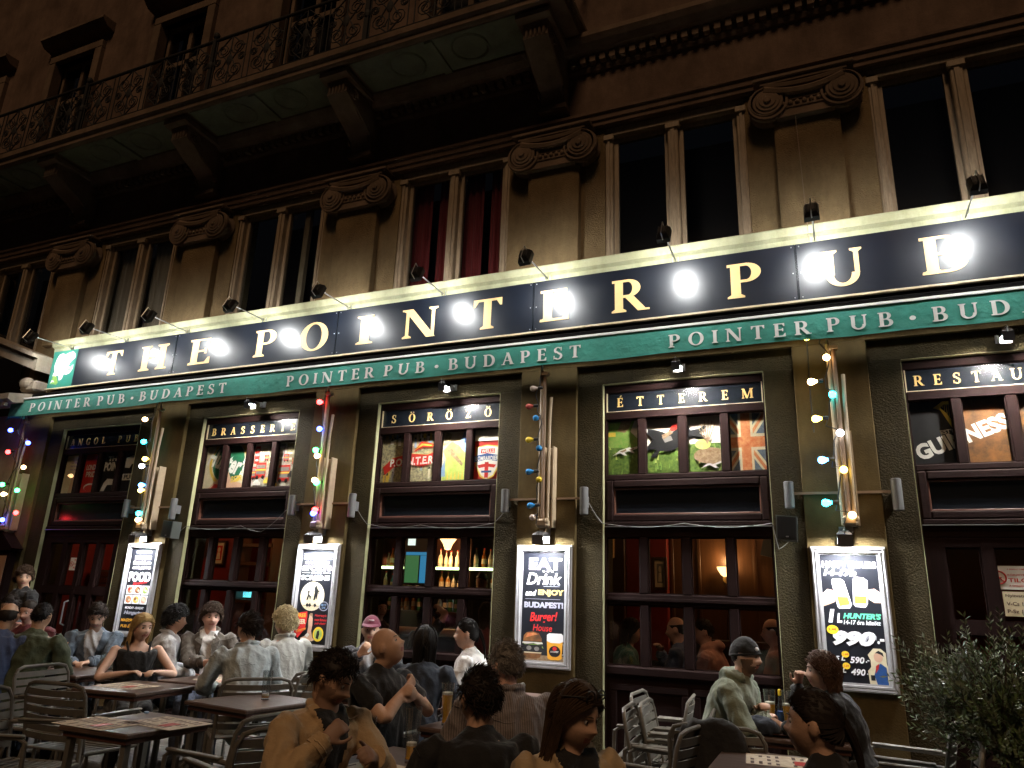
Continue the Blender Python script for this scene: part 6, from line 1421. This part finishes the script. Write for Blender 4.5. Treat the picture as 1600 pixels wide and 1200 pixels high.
    if lowleg:
        P=Loft(); P.limb([sp(-.12),sp(.02),sp(.12)],[(.158*w,.122),(.180*w*(.92 if fem else 1),.136),(.165*w*(.9 if fem else 1),.125)],18,(1,0,0))
        for s in(-1,1):
            h=Vector((s*.095,.0,hipz-.01)); k,a=kn[s],an[s]; P.limb([h,h.lerp(k,.5),k,k.lerp(a,.45),a+Vector((0,0,-.02))],[.094,.084,.066,.062,.054],14)
        P.fuse('trousers',[bottom],t,.014,2,folds=.006,seed=seed+9)
        for s in(-1,1):
            S_=Loft(); a=an[s]; S_.limb([a+Vector((0,-.035,-.055)),a+Vector((0,.06,-.055)),a+Vector((0,.165,-.068))],[(.040,.038),(.045,.036),(.036,.024)],12,(1,0,0)); S_.fuse('shoe',['c_charcoal'],t,.010,2)
    if cap:
        m=MB(); vs,fs=head_grid(lambda n:HM@(head_pt(n)+Vector(n)*(.016 if n[2]>.2 else .010)),40,30)
        keep=[f for f in fs if all((HI@Vector(vs[i])).z>.040+.012*((HI@Vector(vs[i])).y>.05) for i in f)]; m.add([tuple(v) for v in vs],keep); cp=m.build('cap',cap,t,True,60,org=(0,0,0))
        m=MB(); r0=[];r1=[]
        for i in range(13): a=R_(-62+124*i/12); r0.append(HM@Vector((.088*math.sin(a),.100*math.cos(a)-.004,.052))); r1.append(HM@Vector((.092*math.sin(a),.094*math.cos(a)+.072*max(0,math.cos(a))**.6,.040-.010*math.cos(a)+.010*abs(math.sin(a))*0)))
        v_=[tuple(q) for q in r0+r1]+[tuple(q+Vector((0,0,.005))) for q in r0+r1]; f_=[]
        for i in range(12): f_+= [(i,i+1,14+i,13+i),(26+i,39+i,40+i,27+i),(13+i,14+i,40+i,39+i)]
        m.add(v_,f_); m.build('peak',cap,cp,True,60,org=(0,0,0)); m=MB(); vv=[HM@(head_pt((sx,.78,.62))+Vector((0,.020,.016))) for sx in(-.3,.3)]; m.tube([vv[0],HM@(head_pt((0,.8,.62))+Vector((0,.024,.016))),vv[1]],.006,5); m.build('embroidery','white_print',cp,org=(0,0,0))
    if beanie:
        m=MB(); vs,fs=head_grid(lambda n:HM@(head_pt(n)+Vector(n)*(.010+.004*noise.noise((n[0]*5,n[1]*5,n[2]*9)))),44,34); keep=[f for f in fs if all((HI@Vector(vs[i])).z>.022-.03*((HI@Vector(vs[i])).y<-.03) for i in f)]; m.add([tuple(v) for v in vs],keep); bn=m.build('beanie',beanie,t,True,60,org=(0,0,0))
        m=MB(); m.tube([tuple(HM@Vector((.087*math.sin(a*.2617),.101*math.cos(a*.2617)-.004,.030-.016*(1-math.cos(a*.2617))))) for a in range(25)],.008,6); m.build('cuff',beanie,bn,True,org=(0,0,0)); m=MB(); m.ball(tuple(HM@Vector((.055,.088,.060))),(.013,.013,.013),10,6); m.build('badge','white_print',bn,org=(0,0,0))
    if glasses:
        m=MB()
        for s in(-1,1): m.tube([tuple(HM@Vector((s*.034+.026*math.cos(a*.4),.078-.008*abs(math.sin(a*.4)),.098+.022*math.sin(a*.4)))) for a in range(17)],.003,5); m.tube([tuple(HM@Vector((s*.062,.074,.10))),tuple(HM@Vector((s*.092,-.02,.075)))],.003,5)
        m.build('sunglasses','cable_black',t,org=(0,0,0))
    return t
# local hand targets: x right, y forward, z up from the ground under the seat
person('bald man in a blue shirt cut off by the left edge',(-6.72,4.42,1.225),120,15,-12,14,skin='skin_tan',hairs=('fringe','hair_dark'),top='c_blue',vox=.012)
person('dark haired man half hidden behind the bald man at the left edge',(-8.25,5.42,1.27),-60,-5,-15,16,hairs=('short','hair_dark'),top='c_charcoal',vox=.013)
person('shaven headed man in a maroon shirt behind the green sweater, hand at his chin',(-7.72,5.28,1.235),-62,-8,-14,18,rh=(.08,.36,1.05),skin='skin_pink',hairs=('buzz','hair_dark'),top='c_maroon',vox=.012)
person('broad man in a dark green sweater seen from behind',(-6.54,4.60,1.235),112,8,-10,10,skin='skin_tan',hairs=('crop','hair_black'),top='c_green',vox=.011,w=1.12)
person('man in a navy and blue jacket looking down at his hands',(-7.00,5.52,1.215),-48,4,-26,14,rh=(.07,.47,.79),lh=(-.05,.50,.80),skin='skin_fair',hairs=('swept','hair_dark'),top='c_slate',open_front='c_grey',beard='stubble',bottom='c_navy',vox=.010)
person('blonde long haired woman in a black sleeveless top',(-5.86,5.10,1.165),-30,18,-4,12,rh=(.10,.36,.80),lh=(-.14,.36,.80),pr=(.9,-.1,-.7),pl=(-.9,-.1,-.7),fem=True,skin='skin_fair',hairs=('long','hair_blond'),top='c_black',sleeve='none',bottom='c_black',vox=.010)
person('dark haired man in a grey shirt behind the blonde woman',(-6.02,5.62,1.225),50,10,-6,6,skin='skin_brown',hairs=('curly','hair_black'),top='c_grey',collar=True,vox=.011)
person('curly haired young man in a tweed blazer holding a beer mug',(-5.76,5.82,1.255),-50,14,-2,6,rh=(-.02,.44,.86),lh=(-.20,.38,.80),palmR=(-1,0,0),skin='skin_pink',hairs=('curly','hair_brown'),top='c_tweed',lapel=True,open_front='c_white',collar=True,vox=.009)
person('man in a pale denim shirt seen from behind, dark hair',(-4.62,5.10,1.215),148,22,-6,14,skin='skin_tan',hairs=('swept','hair_dark'),top='c_denim',collar=True,vox=.010)
person('man with bleached blond hair in a pale shirt seen from behind',(-4.72,5.68,1.255),160,12,-6,8,skin='skin_fair',hairs=('curly','hair_bleach'),top='c_paleshirt',collar=True,vox=.010)
person('young man in a tan corduroy jacket gesturing over a beer in the foreground',(-2.14,2.95,1.15),-14,22,-26,12,rh=(.15,.30,.93),lh=(-.03,.42,.86),pr=(.8,-.5,-.6),pl=(-.8,-.2,-.7),palmR=(-.8,-.4,0),palmL=(.6,-.5,-.5),skin='skin_tan',hairs=('short','hair_dark'),top='c_tan',open_front='c_black',collar=True,beard='stubble',vox=.007,curl=1.0,pockets=True)
person('man in a maroon cap and dark shirt by the window',(-3.98,6.0,1.215),-72,14,0,4,rh=(.02,.30,1.02),lh=(-.18,.34,.82),palmR=(0,-1,0),skin='skin_tan',hairs=('crop','hair_black'),top='c_charcoal',open_front='c_grey',cap='c_burg',vox=.010,w=1.06)
person('heavy bald man in a black polo with folded arms looking up',(-2.62,4.15,1.215),-4,18,32,2,rh=(.02,.235,.985),lh=(-.03,.27,.945),pr=(1,.1,-.75),pl=(-1,.1,-.75),palmR=(0,-1,0),palmL=(0,-1,0),skin='skin_tan',hairs=('bald','hair_grey'),curl=1.3,top='c_black',sleeve='short',vox=.008,w=1.15,belly=.05)
person('long dark haired woman in a navy jacket seen from behind',(-2.86,5.05,1.195),104,14,0,6,fem=True,skin='skin_tan',hairs=('long','hair_black'),top='c_navy',vox=.011)
person('woman in a white shirt with a dark ponytail facing left',(-2.84,5.70,1.245),194,6,0,6,rh=(.10,.34,.84),lh=(-.12,.36,.84),fem=True,skin='skin_fair',hairs=('pony','hair_black'),top='c_white',sleeve='short',vox=.010)
person('grey haired man in a striped shirt seen from behind',(-1.72,3.96,1.175),128,25,-4,14,skin='skin_pink',hairs=('short','hair_grey'),top='c_stripe',collar=True,vox=.009,w=1.1)
person('dark haired person in a black sweater seen from behind in the foreground',(-1.43,3.02,1.115),128,14,-6,12,skin='skin_tan',hairs=('short','hair_dark'),top='c_black',vox=.009,w=.94)
person('smiling woman with long brown hair and sunglasses on her head, tan jacket',(-.96,2.90,1.105),-45,27,-14,10,fem=True,skin='skin_tan',hairs=('long','hair_brown'),top='c_camel',open_front='c_black',collar=True,pockets=True,glasses=True,vox=.007)
person('bearded man in an olive parka and black beanie leaning on the table',(-.60,5.50,1.215),-12,4,-4,22,rh=(.05,.38,.84),lh=(-.02,.34,.88),pr=(.9,.1,-.6),skin='skin_fair',hairs=('buzz','hair_dark'),top='c_olive',hood=True,beanie='c_black',beard='beard_brown',pockets=True,vox=.009,w=1.05)
person('curly brown haired woman in black with her hand raised',(-.12,5.46,1.155),186,4,-2,14,rh=(.16,.30,1.05),lh=(-.12,.42,.82),pr=(.5,.3,-1),fem=True,skin='skin_fair',hairs=('curlylong','hair_auburn'),top='c_black',vox=.009)
person('woman with a ponytail in the near foreground, seen in profile',(-.11,3.12,1.125),150,20,2,6,fem=True,skin='skin_tan',hairs=('pony','hair_dark'),top='c_black',vox=.007)
person('standing person with light brown hair in dark clothes at the far left',(-9.15,6.1,1.58),-100,70,-5,2,hairs=('curly','hair_brown'),top='c_black',bottom='c_black',stand=True,vox=.014,skin='skin_tan')
# guests indoors
person('bald guest with his hand at his chin behind the dining room glass',(-1.44,7.42,1.31),175,0,-6,8,rh=(.05,.30,1.10),skin='skin_pink',hairs=('fringe','hair_dark'),top='c_blue',vox=.013)
person('guest in a pink hooded top behind the dining room glass',(-1.20,7.50,1.30),178,10,-4,14,skin='skin_pink',hairs=('crop','hair_dark'),top='c_pink',hood=True,vox=.013)
person('guest in a teal top at the left of the dining room window',(-1.92,7.55,1.27),20,0,-4,8,hairs=('bob','hair_dark'),top='c_teal',fem=True,vox=.014,skin='skin_pink')
person('bald guest in a pink shirt at the right of the dining room window',(-.56,7.45,1.33),175,0,-4,8,skin='skin_pink',hairs=('fringe','hair_dark'),top='c_pink',vox=.014)
person('guest with a reddish face at the left of the beer hall window',(-4.88,7.50,1.38),-30,0,-4,4,skin='skin_pink',hairs=('short','hair_dark'),top='c_maroon',vox=.014)
person('guest raising an arm over his head behind the beer hall glass',(-4.30,7.6,1.30),60,0,0,6,rh=(.05,.22,1.42),pr=(1,0,.2),skin='skin_pink',hairs=('short','hair_black'),top='c_charcoal',sleeve='short',vox=.013)
person('long haired guest at the right of the beer hall window',(-3.50,7.5,1.37),120,0,-4,4,hairs=('long','hair_brown'),top='c_maroon',fem=True,vox=.014,skin='skin_pink')
person('barman standing behind the bar, only his head showing',(-4.47,9.35,1.76),-90,0,-10,2,stand=True,hairs=('crop','hair_black'),top='c_black',skin='skin_pink',vox=.014)
# dark coat hung over the chair of the man in the beanie
L_=Loft(); L_.limb([(-.90,4.66,.80),(-.82,4.63,.86),(-.72,4.62,.875),(-.62,4.63,.86),(-.54,4.66,.80)],[(.04,.04),(.045,.045),(.046,.046),(.045,.045),(.04,.04)],14); L_.limb([(-.73,4.62,.86),(-.73,4.58,.60),(-.72,4.57,.34)],[(.17,.045),(.18,.05),(.15,.04)],16,(1,0,0)); L_.limb([(-.88,4.64,.80),(-.90,4.60,.58),(-.89,4.60,.40)],[.05,.045,.038],10); L_.limb([(-.56,4.64,.80),(-.54,4.60,.60),(-.56,4.60,.45)],[.05,.045,.038],10)
o=L_.fuse('draped_coat',['c_black'],None,.012,2,folds=.014,fscale=11,seed=4); tag(o,'black coat draped over the chair in front of the man in the beanie','coat')
L_=Loft(); L_.limb([(-.62,5.28,.80),(-.52,5.27,.82),(-.42,5.28,.80)],[(.05,.045),(.06,.055),(.045,.04)],12); o=L_.fuse('rucksack',['c_navy'],None,.010,2,folds=.012,fscale=14,seed=8); tag(o,'small dark blue bag lying on the table beside the wheat beers','bag')

bpy.data.scenes.remove(TMP)
